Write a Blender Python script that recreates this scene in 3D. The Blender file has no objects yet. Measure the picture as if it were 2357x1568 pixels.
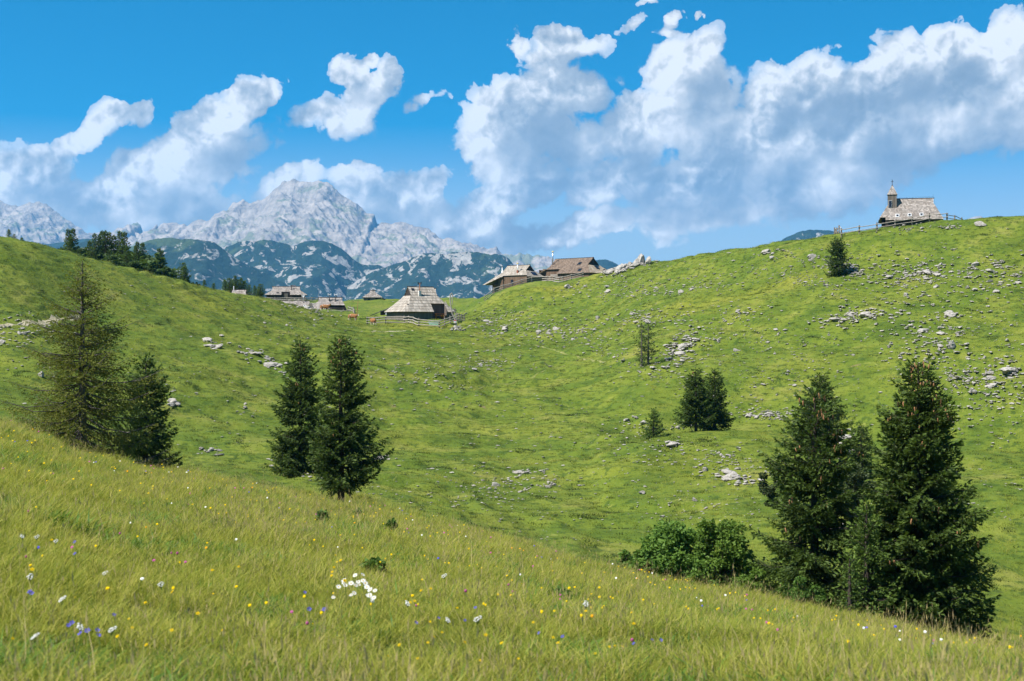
import bpy, math, random
import numpy as np
from mathutils import Vector, Matrix
R = math.radians
scene = bpy.context.scene
COL = scene.collection
# ---------------------------------------------------------------- camera
F, CX, CY = 3274.0, 1178.5, 784.0          # pixels of a 2357 x 1568 view of the photograph
cam_d = bpy.data.cameras.new('camera'); cam = bpy.data.objects.new('camera', cam_d); COL.objects.link(cam)
cam_d.sensor_width = 36; cam_d.lens = 50; cam_d.clip_start = 0.2; cam_d.clip_end = 60000
cam.location = (0, 0, 0); cam.rotation_euler = (R(90), 0, 0)
cam_d.dof.use_dof = True; cam_d.dof.focus_distance = 75; cam_d.dof.aperture_fstop = 3.5
scene.camera = cam
# ---------------------------------------------------------------- sun, sky, exposure
SUN_EL, SUN_AZ = R(54), R(243)
SUN = Vector((math.sin(SUN_AZ)*math.cos(SUN_EL), math.cos(SUN_AZ)*math.cos(SUN_EL), math.sin(SUN_EL)))
sd = bpy.data.lights.new('sun', 'SUN'); so = bpy.data.objects.new('sun', sd); COL.objects.link(so)
sd.energy = 5.0; sd.angle = R(0.53); sd.color = (1, 0.955, 0.88)
so.rotation_euler = SUN.to_track_quat('Z', 'Y').to_euler(); so.location = (-60, -20, 90)
scene.view_settings.view_transform = 'Standard'; scene.view_settings.look = 'None'
scene.view_settings.exposure = 1.0; scene.view_settings.gamma = 1
c = scene.cycles
c.use_denoising = True; c.max_bounces = 6; c.diffuse_bounces = 3; c.glossy_bounces = 2
c.transmission_bounces = 3; c.transparent_max_bounces = 6; c.volume_bounces = 1
c.caustics_reflective = False; c.caustics_refractive = False; c.sample_clamp_indirect = 6

class NT:
    """a small wrapper for building node trees"""
    def __init__(s, nt): s.nt = nt; s.x = 0
    def n(s, typ, **kw):
        nd = s.nt.nodes.new(typ)
        for k, v in kw.items():
            if k == 'ins':
                for a, b in v.items(): s.put(nd.inputs[a], b)
            else: setattr(nd, k, v)
        return nd
    def put(s, sock, v):
        if isinstance(v, bpy.types.NodeSocket): s.nt.links.new(v, sock)
        elif v is not None: sock.default_value = v
    def m(s, op, a, b=None, c=None, clamp=False):
        nd = s.n('ShaderNodeMath', operation=op, use_clamp=clamp)
        for i, v in enumerate((a, b, c)): s.put(nd.inputs[i], v)
        return nd.outputs[0]
    def v(s, op, a, b=None, out=0):
        nd = s.n('ShaderNodeVectorMath', operation=op)
        s.put(nd.inputs[0], a)
        if b is not None: s.put(nd.inputs[3 if op == 'SCALE' else 1], b)
        return nd.outputs[out]
    def mr(s, v, a, b, c=0.0, d=1.0, smooth=True):
        nd = s.n('ShaderNodeMapRange', interpolation_type='SMOOTHSTEP' if smooth else 'LINEAR')
        for i, q in enumerate((v, a, b, c, d)): s.put(nd.inputs[i], q)
        return nd.outputs[0]
    def mix(s, f, a, b, mode='MIX'):
        nd = s.n('ShaderNodeMix', data_type='RGBA', blend_type=mode)
        s.put(nd.inputs[0], f); s.put(nd.inputs[6], a); s.put(nd.inputs[7], b)
        return nd.outputs[2]
    def noise(s, vec, scale, detail=4, rough=0.55, dist=0, dim='3D', out=0):
        nd = s.n('ShaderNodeTexNoise', noise_dimensions=dim)
        s.put(nd.inputs['Vector'], vec); nd.inputs['Scale'].default_value = scale
        nd.inputs['Detail'].default_value = detail; nd.inputs['Roughness'].default_value = rough
        nd.inputs['Distortion'].default_value = dist
        return nd.outputs[out]
    def map(s, vec, loc=(0,0,0), rot=(0,0,0), sc=(1,1,1), typ='POINT'):
        nd = s.n('ShaderNodeMapping', vector_type=typ)
        s.put(nd.inputs[0], vec); nd.inputs[1].default_value = loc; nd.inputs[2].default_value = rot; nd.inputs[3].default_value = sc
        return nd.outputs[0]

CLOUDS = [  # centre, radii, tilt, weight of each heap of cumulus
 (40,405,105,55,20,1),(60,455,150,60,0,.8),(235,285,60,30,40,.6),(268,258,42,26,0,.95),(328,258,24,30,0,.65),(185,325,70,26,35,.65),
 (330,400,130,60,30,1.05),(450,320,120,55,38,1.15),(560,245,85,42,42,1.05),(612,218,40,28,40,.95),(300,445,160,55,10,.85),(440,395,170,65,30,.75),(300,490,220,45,0,.6),
 (455,458,50,20,35,.9),(430,492,110,34,15,.8),
 (800,165,40,32,30,1.1),(852,138,20,20,0,.8),(845,215,52,45,50,.9),(810,275,65,42,0,.85),(730,260,65,24,20,.55),(892,172,26,34,0,.7),(960,238,45,16,30,.38),
 (660,415,70,32,30,1.05),(690,398,55,18,0,.85),(830,402,62,26,0,1),(840,445,70,50,0,1.05),(930,450,105,44,20,.9),(1000,418,34,20,0,.6),(930,492,140,38,0,.7),
 (1290,98,56,40,0,1.15),(1262,140,45,32,0,.85),(1195,110,20,32,0,.55),(1350,112,50,18,20,.55),
 (1200,270,130,90,0,1.15),(1120,315,66,50,30,.95),(1300,210,100,60,0,1.05),(1180,385,105,50,0,.8),
 (1570,145,90,55,30,1.2),(1600,210,85,95,60,1),(1480,290,110,70,20,.9),(1650,310,120,70,0,.8),
 (1770,235,60,80,0,.95),(1880,210,80,80,30,1),(1800,330,190,80,0,1.1),(2000,280,140,80,30,1.1),(2075,160,70,75,30,1.2),(2000,185,55,45,0,1.05),(2185,105,50,50,0,1.25),
 (2200,210,120,90,0,1.1),(2310,105,80,55,40,1.15),(2330,220,90,110,0,1.1),(2100,325,230,60,12,.9),(1950,380,220,55,10,.85),(1800,430,250,60,8,1.0),
 (1640,395,110,65,20,1.15),(1560,430,130,55,0,1.0),(1450,390,80,28,35,.75),
 (1130,480,125,45,25,1.2),(1085,522,90,50,10,1.15),(1230,430,85,40,10,1.1),(1380,425,90,45,20,1.1),(1370,512,95,32,10,1.0),(1520,540,55,26,0,.4),(1170,548,200,34,0,.7),(1640,475,190,50,8,.8),(1950,440,170,50,15,.7),(1330,340,90,60,20,.6),
 (1550,45,28,14,50,.5),(1540,78,22,11,0,.42),(1602,35,9,12,0,.45),(1460,60,26,10,40,.36),(1495,10,20,9,0,.36),(2345,300,30,34,0,.6)]

def rgb_(r, g, b): return (r, g, b, 1)
def build_world():
    w = bpy.data.worlds.new('World'); scene.world = w; w.use_nodes = True
    w.node_tree.nodes.clear(); T = NT(w.node_tree)
    sky = T.n('ShaderNodeTexSky', sky_type='NISHITA', sun_disc=False, sun_elevation=SUN_EL, sun_rotation=SUN_AZ,
              altitude=1500, air_density=1.0, dust_density=0.25, ozone_density=3.0)
    tc = T.n('ShaderNodeTexCoord').outputs['Generated']
    sp = T.n('ShaderNodeSeparateXYZ', ins={0: tc})
    x, y, z = sp.outputs
    az = T.m('MULTIPLY', T.m('ARCTAN2', x, y), F)
    el = T.m('MULTIPLY', T.m('DIVIDE', z, T.m('SQRT', T.m('ADD', T.m('MULTIPLY', x, x), T.m('MULTIPLY', y, y)))), F)
    p = T.n('ShaderNodeCombineXYZ', ins={0: az, 1: el}).outputs[0]
    # density group
    def group(name):
        g = bpy.data.node_groups.new(name, 'ShaderNodeTree'); G = NT(g)
        g.interface.new_socket('p', in_out='INPUT', socket_type='NodeSocketVector')
        g.interface.new_socket('d', in_out='OUTPUT', socket_type='NodeSocketFloat')
        return g, G, G.n('NodeGroupInput').outputs[0], G.n('NodeGroupOutput')
    gh, G, q0, go = group('cloud_heaps')
    wob = G.v('MULTIPLY', G.v('SUBTRACT', G.noise(q0, 1/70, 4, .55, 0, '2D', 1), (.5, .5, .5)), (52.0, 52.0, 0.0))
    q = G.v('ADD', q0, wob)
    e = None
    for u, v, rx, ry, rot, wt in CLOUDS:
        caz = F*math.atan((u-CX)/F); cel = F*(CY-v)/math.hypot(F, u-CX)
        qq = q
        if e is not None:           # keeps the shader compiler from holding every heap in memory at once
            nd = G.n('ShaderNodeVectorMath', operation='MULTIPLY_ADD'); G.put(nd.inputs[0], e); nd.inputs[1].default_value = (1e-5,)*3; G.put(nd.inputs[2], q); qq = nd.outputs[0]
        mp = G.map(qq, (caz, cel, 0), (0, 0, R(rot)), (rx*1.2, ry*1.18, 1), 'TEXTURE')
        d = G.v('DOT_PRODUCT', mp, mp, 1)
        k = G.m('MULTIPLY_ADD', d, -wt, wt)
        e = k if e is None else G.m('SMOOTH_MAX', e, k, .35)
    e = G.m('MAXIMUM', e, -1.5)
    G.put(go.inputs[0], e)
    gf, G, q0, go = group('cloud_puffs')
    q = G.v('ADD', q0, G.v('MULTIPLY', G.v('SUBTRACT', G.noise(q0, 1/60, 3, .55, 0, '2D', 1), (.5, .5, .5)), (40.0, 40.0, 0.0)))
    n1 = G.noise(q0, 1/88, 7, .52, .2, '2D')
    bil = lambda sc, k: G.m('ABSOLUTE', G.m('SUBTRACT', G.noise(q, 1/sc, k, .5, 0, '2D'), .5))
    G.put(go.inputs[0], G.m('ADD', G.m('MULTIPLY_ADD', n1, 1.5, -.88), G.m('MULTIPLY_ADD', bil(58, 1), 1.9, G.m('MULTIPLY', bil(24, 2), .8))))
    def call(g, vec):
        nd = T.n('ShaderNodeGroup', node_tree=g); T.put(nd.inputs[0], vec); return nd.outputs[0]
    e0 = call(gh, p); e1 = call(gh, T.v('ADD', p, (-42, 62, 0)))
    f0 = call(gf, p); f1 = call(gf, T.v('ADD', p, (-13, 20, 0)))
    d0 = T.m('ADD', e0, f0)
    broad = T.m('SUBTRACT', e0, e1); relief = T.m('SUBTRACT', f0, f1)
    big = T.noise(p, 1/150, 4, .45, 0, '2D')
    sh = T.m('MULTIPLY_ADD', broad, -.5, .5, clamp=True)               # 1 on the side away from the sun
    soft = T.m('MULTIPLY_ADD', sh, .55, .26)
    dd = T.m('MULTIPLY_ADD', T.m('MAXIMUM', e0, 0), .55, d0)
    alpha = T.m('MULTIPLY', T.mr(dd, .06, soft), T.mr(e0, -.1, .5, .55, 1))
    s = T.m('MULTIPLY_ADD', relief, T.mr(broad, -.25, .55, .16, .46), .56)
    s = T.m('MULTIPLY_ADD', T.m('MINIMUM', broad, .9), .30, s)
    s = T.m('ADD', s, T.m('MULTIPLY_ADD', big, 1.45, -.725))
    s = T.m('MULTIPLY_ADD', T.m('MAXIMUM', T.m('SUBTRACT', e0, .5), 0), -.22, s)
    cr = T.n('ShaderNodeValToRGB'); T.put(cr.inputs[0], s)
    els = cr.color_ramp.elements
    els[0].position = .10; els[0].color = (.150, .190, .235, 1); els[1].position = .88; els[1].color = (.53, .54, .55, 1)
    for ps, cl in ((.34, (.195, .235, .280, 1)), (.55, (.285, .317, .350, 1)), (.74, (.42, .435, .45, 1))): m1 = els.new(ps); m1.color = cl
    satu = T.mr(el, 140, 640, .52, 2.0, False)
    hs = T.n('ShaderNodeHueSaturation', ins={'Hue': .487, 'Saturation': satu, 'Value': 1.0, 'Color': sky.outputs[0]})
    skyc = T.v('SCALE', hs.outputs[0], .066)
    T.put(sky.inputs[0], T.v('ADD', tc, (0, 0, .045)))
    skyc = T.mix(T.mr(el, 430, 140, 0, .8), skyc, rgb_(.215, .315, .385))
    alpha = T.m('MULTIPLY', alpha, T.mr(el, -30, 40))
    col = T.mix(T.m('MULTIPLY', alpha, .97), skyc, cr.outputs[0])
    bg = T.n('ShaderNodeBackground', ins={0: col, 1: 1.0})
    out = T.n('ShaderNodeOutputWorld'); T.nt.links.new(bg.outputs[0], out.inputs[0])
    w.cycles.sampling_method = 'MANUAL'; w.cycles.sample_map_resolution = 512
build_world()
# ---------------------------------------------------------------- helpers
rng = np.random.default_rng(7)
def tag(o, label=None, cat=None, group=None, kind=None):
    for k, v in (('label', label), ('category', cat), ('group', group), ('kind', kind)):
        if v: o[k] = v
    return o
def thing(name, label, cat, loc=(0, 0, 0), rz=0, group=None):
    o = bpy.data.objects.new(name, None); COL.objects.link(o); o.location = loc; o.rotation_euler = (0, 0, rz)
    o.empty_display_size = .3
    return tag(o, label, cat, group)
def link(name, me, parent=None, loc=None):
    o = bpy.data.objects.new(name, me); COL.objects.link(o)
    if parent: o.parent = parent
    if loc is not None: o.location = loc
    return o
def mesh_np(name, V, faces, mats=(), smooth=False, mi=None):
    """faces: a list of (n,k) index arrays; mi: one material index per face"""
    me = bpy.data.meshes.new(name); V = np.asarray(V, np.float32)
    faces = [np.asarray(f, np.int32) for f in faces if len(f)]
    me.vertices.add(len(V)); me.vertices.foreach_set('co', V.ravel())
    idx = np.concatenate([f.ravel() for f in faces]); tot = np.concatenate([np.full(len(f), f.shape[1], np.int32) for f in faces])
    st = np.concatenate(([0], np.cumsum(tot)[:-1])).astype(np.int32)
    me.loops.add(len(idx)); me.loops.foreach_set('vertex_index', idx)
    me.polygons.add(len(tot)); me.polygons.foreach_set('loop_start', st); me.polygons.foreach_set('loop_total', tot)
    if mi is not None: me.polygons.foreach_set('material_index', np.asarray(mi, np.int32))
    me.polygons.foreach_set('use_smooth', np.full(len(tot), smooth, bool))
    for m in mats: me.materials.append(m)
    me.update(calc_edges=True); me.validate()
    return me
def attr(me, name, data, typ='FLOAT'):
    a = me.attributes.new(name, typ, 'POINT')
    a.data.foreach_set('value' if typ == 'FLOAT' else 'vector', np.asarray(data, np.float32).ravel())
class MB:
    """gathers boxes, tubes and polygons into ONE mesh object"""
    def __init__(s): s.V = []; s.Fc = []; s.M = []; s.uv = []
    def poly(s, pts, m=0, uv=None):
        i = len(s.V); s.V += [tuple(p) for p in pts]; s.Fc.append(tuple(range(i, i+len(pts)))); s.M.append(m)
        s.uv.append(uv if uv else [(0, 0)]*len(pts))
    def box(s, c, d, m=0, rz=0, rx=0, ry=0):
        M = Matrix.Rotation(rz, 3, 'Z') @ Matrix.Rotation(ry, 3, 'Y') @ Matrix.Rotation(rx, 3, 'X')
        c = Vector(c); P = [c + M @ Vector((a*d[0]/2, b*d[1]/2, e*d[2]/2)) for e in (-1, 1) for a, b in ((-1,-1),(1,-1),(1,1),(-1,1))]
        L = (d[0], d[1], d[2])
        for f, (p, q) in (((0,3,2,1),(1,0)), ((4,5,6,7),(0,1)), ((0,1,5,4),(0,2)), ((1,2,6,5),(1,2)), ((2,3,7,6),(0,2)), ((3,0,4,7),(1,2))):
            s.poly([P[k] for k in f], m, [(0,0),(L[p],0),(L[p],L[q]),(0,L[q])])
    def tube(s, pts, rad, k=7, m=0, cap=True):
        pts = [Vector(p) for p in pts]; rad = rad if hasattr(rad, '__len__') else [rad]*len(pts); i0 = len(s.V); up = None
        for j, p in enumerate(pts):
            t = (pts[min(j+1, len(pts)-1)] - pts[max(j-1, 0)]).normalized()
            if up is None: up = t.orthogonal().normalized()
            up = (up - t*up.dot(t)).normalized(); w = t.cross(up)
            for a in range(k):
                an = 2*math.pi*a/k; s.V.append(tuple(p + (up*math.cos(an) + w*math.sin(an))*rad[j]))
        ln = 0
        for j in range(len(pts)-1):
            l2 = ln + (pts[j+1]-pts[j]).length
            for a in range(k):
                b = (a+1) % k
                s.Fc.append((i0+j*k+a, i0+j*k+b, i0+(j+1)*k+b, i0+(j+1)*k+a)); s.M.append(m)
                s.uv.append([(a/k*.5, ln), ((a+1)/k*.5, ln), ((a+1)/k*.5, l2), (a/k*.5, l2)])
            ln = l2
        if cap:
            n = len(pts)-1
            s.Fc.append(tuple(i0+a for a in reversed(range(k)))); s.Fc.append(tuple(i0+n*k+a for a in range(k)))
            s.M += [m, m]; s.uv += [[(0, 0)]*k]*2
    def build(s, name, mats, parent=None, smooth=False):
        me = bpy.data.meshes.new(name); me.from_pydata(s.V, [], s.Fc)
        for m in (mats if isinstance(mats, (list, tuple)) else [mats]): me.materials.append(m)
        me.polygons.foreach_set('material_index', s.M); me.polygons.foreach_set('use_smooth', [smooth]*len(s.Fc))
        u = me.uv_layers.new(name='UVMap'); u.data.foreach_set('uv', [q for f in s.uv for p in f for q in p])
        me.update(); return link(name, me, parent)
# gradient noise
_rs = np.random.RandomState(3); _P = np.tile(_rs.permutation(256), 3); _G = np.stack([np.cos(_rs.rand(256)*6.2832), np.sin(_rs.rand(256)*6.2832)], 1)
_ga = np.linspace(0, 2*np.pi, 256, endpoint=False); _G = np.stack([np.cos(_ga), np.sin(_ga)], 1)[_rs.permutation(256)]
def perlin(x, y, seed=0):
    xi = np.floor(x).astype(int); yi = np.floor(y).astype(int); xf = x-xi; yf = y-yi
    u = xf**3*(xf*(xf*6-15)+10); v = yf**3*(yf*(yf*6-15)+10)
    def g(a, b):
        h = _P[(_P[((xi+a+seed*17) & 255)] + ((yi+b+seed*31) & 255))]
        return _G[h, 0]*(xf-a) + _G[h, 1]*(yf-b)
    a = g(0, 0); b = g(1, 0); c_ = g(0, 1); d = g(1, 1)
    return 1.5*((a+(b-a)*u)*(1-v) + (c_+(d-c_)*u)*v)
def fbm(x, y, oct=5, seed=0, gain=.5, lac=2.03):
    t = 0; a = 1.0; n = 0
    for k in range(oct): t = t + a*perlin(x, y, seed+k); n += a; a *= gain; x = x*lac+11.3; y = y*lac+4.7
    return t/n*1.4
def ridged(x, y, oct=5, seed=0, gain=.5, lac=2.07):
    t = 0; a = 1.0; n = 0; w = 1.0
    for k in range(oct):
        r = (1-np.abs(perlin(x, y, seed+k)))**2; t = t + a*r*w; w = np.clip(r*1.6, 0, 1); n += a; a *= gain; x = x*lac+7.1; y = y*lac+2.9
    return t/n
def pchip(x, y, xq):
    x = np.asarray(x, float); y = np.asarray(y, float); h = np.diff(x); d = np.diff(y)/h; m = np.zeros_like(y)
    m[0] = d[0]; m[-1] = d[-1]
    for i in range(1, len(x)-1):
        if d[i-1]*d[i] > 0:
            w1 = 2*h[i]+h[i-1]; w2 = h[i]+2*h[i-1]; m[i] = (w1+w2)/(w1/d[i-1]+w2/d[i])
    xq = np.clip(xq, x[0], x[-1]); i = np.clip(np.searchsorted(x, xq)-1, 0, len(x)-2); s = (xq-x[i])/h[i]
    return ((1+2*s)*(1-s)**2)*y[i] + s*(1-s)**2*h[i]*m[i] + s*s*(3-2*s)*y[i+1] + s*s*(s-1)*h[i]*m[i+1]
def sstep(x, a, b): q = np.clip((x-a)/(b-a), 0, 1); return q*q*(3-2*q)
# materials
def mat(name):
    m = bpy.data.materials.new(name); m.use_nodes = True; m.node_tree.nodes.clear(); return m, NT(m.node_tree)
def finish(m, T, col, rough=.9, bump=None, bstr=.3, bdist=.1, spec=.3, normal=None, metal=0):
    b = T.n('ShaderNodeBsdfPrincipled'); T.put(b.inputs['Base Color'], col); T.put(b.inputs['Roughness'], rough)
    b.inputs['Specular IOR Level'].default_value = spec; b.inputs['Metallic'].default_value = metal
    if bump is not None:
        bp = T.n('ShaderNodeBump'); bp.inputs['Strength'].default_value = bstr; bp.inputs['Distance'].default_value = bdist
        T.put(bp.inputs['Height'], bump); T.put(b.inputs['Normal'], bp.outputs[0])
    o = T.n('ShaderNodeOutputMaterial'); T.nt.links.new(b.outputs[0], o.inputs[0]); return m
def rgb(r, g, b): return (r, g, b, 1)
def ramp(T, f, stops):
    cr = T.n('ShaderNodeValToRGB'); T.put(cr.inputs[0], f); e = cr.color_ramp.elements
    e[0].position, e[0].color = stops[0][0], rgb(*stops[0][1]); e[1].position, e[1].color = stops[-1][0], rgb(*stops[-1][1])
    for p, q in stops[1:-1]: n = e.new(p); n.color = rgb(*q)
    return cr.outputs[0]
# ---------------------------------------------------------------- the ground: one sheet shaped from measured profiles
# column: picture column; then (depth m, picture row) of: bottom edge, crest of the near slope, dip behind it, valley foot,
# two hill points and a dip between, upper hill, ridge; rows given as ('z', height) where the ground is hidden
Z = lambda z: ('z', z)
PROF = {
 -420: [(8,1558),(63,905),(74,Z(-4.4)),(95,915),(108,868),(120,815),(135,Z(1.8)),(150,600),(168,500),(200,Z(15.5)),(330,Z(6))],
 0:    [(8,1568),(60,960),(70,Z(-4.6)),(90,962),(103,890),(115,820),(128,750),(142,680),(172,549),(200,Z(11.6)),(330,Z(3))],
 200:  [(8.5,1568),(59,1040),(70,Z(-6.3)),(90,1022),(105,935),(120,860),(135,790),(152,718),(183,598),(212,Z(9.6)),(330,Z(3.5))],
 400:  [(9,1568),(60,1075),(71,Z(-7.2)),(92,1058),(108,965),(125,880),(143,812),(162,748),(198,646),(228,Z(7.6)),(330,Z(6))],
 600:  [(9.2,1568),(63,1115),(73,Z(-7.6)),(94,1072),(111,985),(130,905),(150,830),(174,764),(220,686),(262,Z(6.2)),(335,Z(9.2))],
 785:  [(9.5,1568),(72,1142),(81,Z(-8.5)),(98,1085),(114,1005),(132,925),(155,848),(184,786),(246,730),(300,712),(345,690)],
 900:  [(9.6,1568),(67,1166),(76,Z(-8.9)),(92,1105),(112,1048),(134,950),(156,868),(186,796),(236,743),(300,714),(345,688)],
 1050: [(9.7,1568),(60,1205),(69,Z(-9.2)),(86,1140),(112,1048),(135,955),(158,872),(188,805),(236,743),(300,709),(345,686)],
 1150: [(9.8,1568),(56,1232),(65,Z(-9.6)),(82,1175),(112,1050),(136,960),(160,880),(192,805),(238,741),(271,669),(330,Z(9.4))],
 1225: [(9.9,1568),(53.5,1255),(62.5,Z(-9.8)),(78,1203),(112,1045),(135,960),(157,885),(191,803),(236,733),(273,651),(328,Z(10.6))],
 1300: [(10,1568),(51,1278),(60,Z(-10)),(75,1228),(112,1040),(135,960),(155,890),(190,800),(235,722),(276,645),(325,Z(11.5))],
 1500: [(10.3,1568),(45.5,1330),(54,Z(-10.3)),(66,1318),(112,1000),(123,Z(-8.6)),(141,890),(170,785),(205,700),(258,607),(300,Z(13))],
 1700: [(10.6,1568),(41.5,1366),(50,Z(-10.3)),(60,1345),(115,984),(126,Z(-8.3)),(144,862),(165,760),(190,672),(226,575),(270,Z(14))],
 1900: [(10.8,1568),(39.5,1408),(48,Z(-10.7)),(58,1382),(112,1003),(123,Z(-8.7)),(144,850),(160,752),(178,655),(206,545),(250,Z(15))],
 2100: [(11,1568),(38.5,1452),(47,Z(-11.2)),(57,1430),(106,1030),(116,Z(-9.1)),(139,850),(156,740),(174,640),(203,519),(250,Z(16.2))],
 2357: [(11.3,1568),(37.5,1512),(46,Z(-12)),(56,1495),(101,1045),(111,Z(-9.2)),(134,852),(151,735),(170,625),(196,500),(245,Z(17))],
 2800: [(11.5,1568),(36,1620),(45,Z(-13)),(54,1590),(96,1090),(106,1060),(128,860),(146,735),(164,615),(190,488),(240,Z(17))]}
for _p in PROF.values():                     # the near slope runs straight from the bottom edge to its brow
    (d0, v0), (d1, v1) = _p[0], _p[1]; z0, z1 = (CY-v0)/F*d0, (CY-v1)/F*d1
    _p[1:1] = [(d0+(d1-d0)*k, ('z', z0+(z1-z0)*k)) for k in (.33, .66)]
_us = np.array(sorted(PROF), float); _K = 13
_pd = np.array([[p[0] for p in PROF[int(u)]] for u in _us], float)
_pz = np.array([[(p[1][1] if isinstance(p[1], tuple) else (CY-p[1])/F*p[0]) for p in PROF[int(u)]] for u in _us], float)
UG = np.linspace(-420, 2800, 323); YG = np.exp(np.linspace(math.log(.4), math.log(30000), 1500))
_pz[:, 0] -= .10; _pz[:, 1:4] -= np.array([.14, .2, .25])
_D = np.stack([pchip(_us, _pd[:, k], UG) for k in range(_K)], 1); _Zt = np.stack([pchip(_us, _pz[:, k], UG) for k in range(_K)], 1)
TAB = np.zeros((len(UG), len(YG)))
for i in range(len(UG)):
    d = np.concatenate(([.3, 2.0], _D[i], [600, 1500, 2600, 31000])); z = np.concatenate(([-1.66, -1.72], _Zt[i], [-60, -290, -520, -560]))
    TAB[i] = pchip(d, z, YG)
def softmax_col(A, n):                       # light smoothing along the columns so that no facets of the table show
    for _ in range(n): A[1:-1] = (A[:-2]+2*A[1:-1]+A[2:])/4
    return A
TAB = softmax_col(TAB, 6)
LYG = np.log(YG)
def h_base(x, y):
    x = np.asarray(x, float); y = np.asarray(y, float)
    th = np.arctan2(x, y); r = np.hypot(x, y); thc = np.clip(th, -.445, .455)
    u = CX+F*np.tan(thc); d = np.maximum(r*np.cos(thc), .4)
    a = np.clip((u-UG[0])/(UG[1]-UG[0]), 0, len(UG)-1.001); b = np.clip((np.log(d)-LYG[0])/(LYG[1]-LYG[0]), 0, len(YG)-1.001)
    i = a.astype(int); j = b.astype(int); a = a-i; b = b-j
    z = (TAB[i, j]*(1-a)+TAB[i+1, j]*a)*(1-b) + (TAB[i, j+1]*(1-a)+TAB[i+1, j+1]*a)*b
    back = sstep(np.abs(th), .5, 1.6)*np.exp(-((r-200)/130.)**2)*0
    return z+back
def height(x, y):
    x = np.asarray(x, float); y = np.asarray(y, float); r = np.hypot(x, y); z = h_base(x, y)
    w = sstep(r, 25, 95)*(1-sstep(r, 900, 2500)*.0)
    far = sstep(r, 350, 1500)
    mid = sstep(r, 84, 112)*(1-sstep(r, 150, 185)); z = z + mid*(1.5*fbm(x/34+3, y/22, 3, 51) - .35*ridged(x/26, y/20, 2, 57))
    z = z + w*(.58*fbm(x/17, y/13, 4, 1) + .22*fbm(x/3.6, y/3.0, 3, 9)) + (1-w)*(.10*fbm(x/6, y/6, 3, 5) + .03*fbm(x/1.1, y/1.1, 2, 6))
    # low terraces trodden by cattle, running along the slope
    zz = z*1.25 + .8*fbm(x/9, y/9, 2, 21); z = z + w*.19*np.sin(2*np.pi*zz)*(.5+fbm(x/14, y/14, 2, 23))
    z = z + far*60*fbm(x/500, y/500, 4, 15)
    return z
def gpt(u, v, dmin=4.0, dmax=345.0):
    """where the line of sight through a picture point meets the ground beyond dmin"""
    y = np.exp(np.linspace(math.log(dmin), math.log(dmax), 2600)); x = (u-CX)/F*y; zr = (CY-v)/F*y
    under = zr <= height(x, y); k = int(np.argmax(under)) if under.any() else len(y)-1
    return Vector((x[k], y[k], float(height(x[k], y[k]))))
def at(u, depth):
    x = (u-CX)/F*depth; return Vector((x, depth, float(height(np.array([x]), np.array([depth]))[0])))
def hz(x, y): return float(height(np.array([x]), np.array([y]))[0])

def grass_material():
    m, T = mat('alpine_grass'); pos = T.n('ShaderNodeNewGeometry').outputs['Position']
    sp = T.n('ShaderNodeSeparateXYZ', ins={0: pos}); x, y, z = sp.outputs
    flat = T.n('ShaderNodeCombineXYZ', ins={0: x, 1: y}).outputs[0]
    big = T.noise(flat, .03, 4, .55); mid = T.noise(flat, .16, 5, .6, .4); fine = T.noise(pos, 1.3, 6, .62); vf = T.noise(pos, 7, 4, .6)
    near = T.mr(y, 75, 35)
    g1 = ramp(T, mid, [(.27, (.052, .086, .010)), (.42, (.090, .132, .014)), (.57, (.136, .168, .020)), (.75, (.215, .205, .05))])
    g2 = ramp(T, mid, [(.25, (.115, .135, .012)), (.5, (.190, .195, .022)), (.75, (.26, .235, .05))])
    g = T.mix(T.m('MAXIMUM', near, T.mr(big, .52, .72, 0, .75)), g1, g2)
    g = T.mix(T.mr(big, .30, .46, .45, 0), g, rgb(.066, .112, .010))
    tuss_shade = T.mr(fine, .51, .62); g = T.mix(T.m('MULTIPLY', tuss_shade, .70), g, rgb(.030, .062, .010))  # dark spots: low growth, with the shadow among it put into the colour
    pale = T.mr(T.noise(pos, .9, 5, .6, .6), .60, .74); g = T.mix(T.m('MULTIPLY', pale, .6), g, rgb(.25, .26, .06))
    herb = T.mr(T.noise(flat, .45, 4, .65), .64, .70); g = T.mix(T.m('MULTIPLY', herb, .55), g, rgb(.04, .05, .014))
    soil = T.mr(T.noise(flat, .22, 5, .7, 1.0), .68, .73); g = T.mix(T.m('MULTIPLY', soil, .75), g, rgb(.20, .145, .085))
    g = T.mix(T.mr(vf, .3, .75, .0, .45), g, T.mix(1.0, g, rgb(.55, .6, .5), 'MULTIPLY'))
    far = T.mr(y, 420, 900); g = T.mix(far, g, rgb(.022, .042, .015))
    hgt = T.m('ADD', T.m('MULTIPLY', fine, 1.0), T.m('MULTIPLY', vf, .35))
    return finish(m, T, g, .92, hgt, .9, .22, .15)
MAT_GRASS = grass_material()
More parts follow.
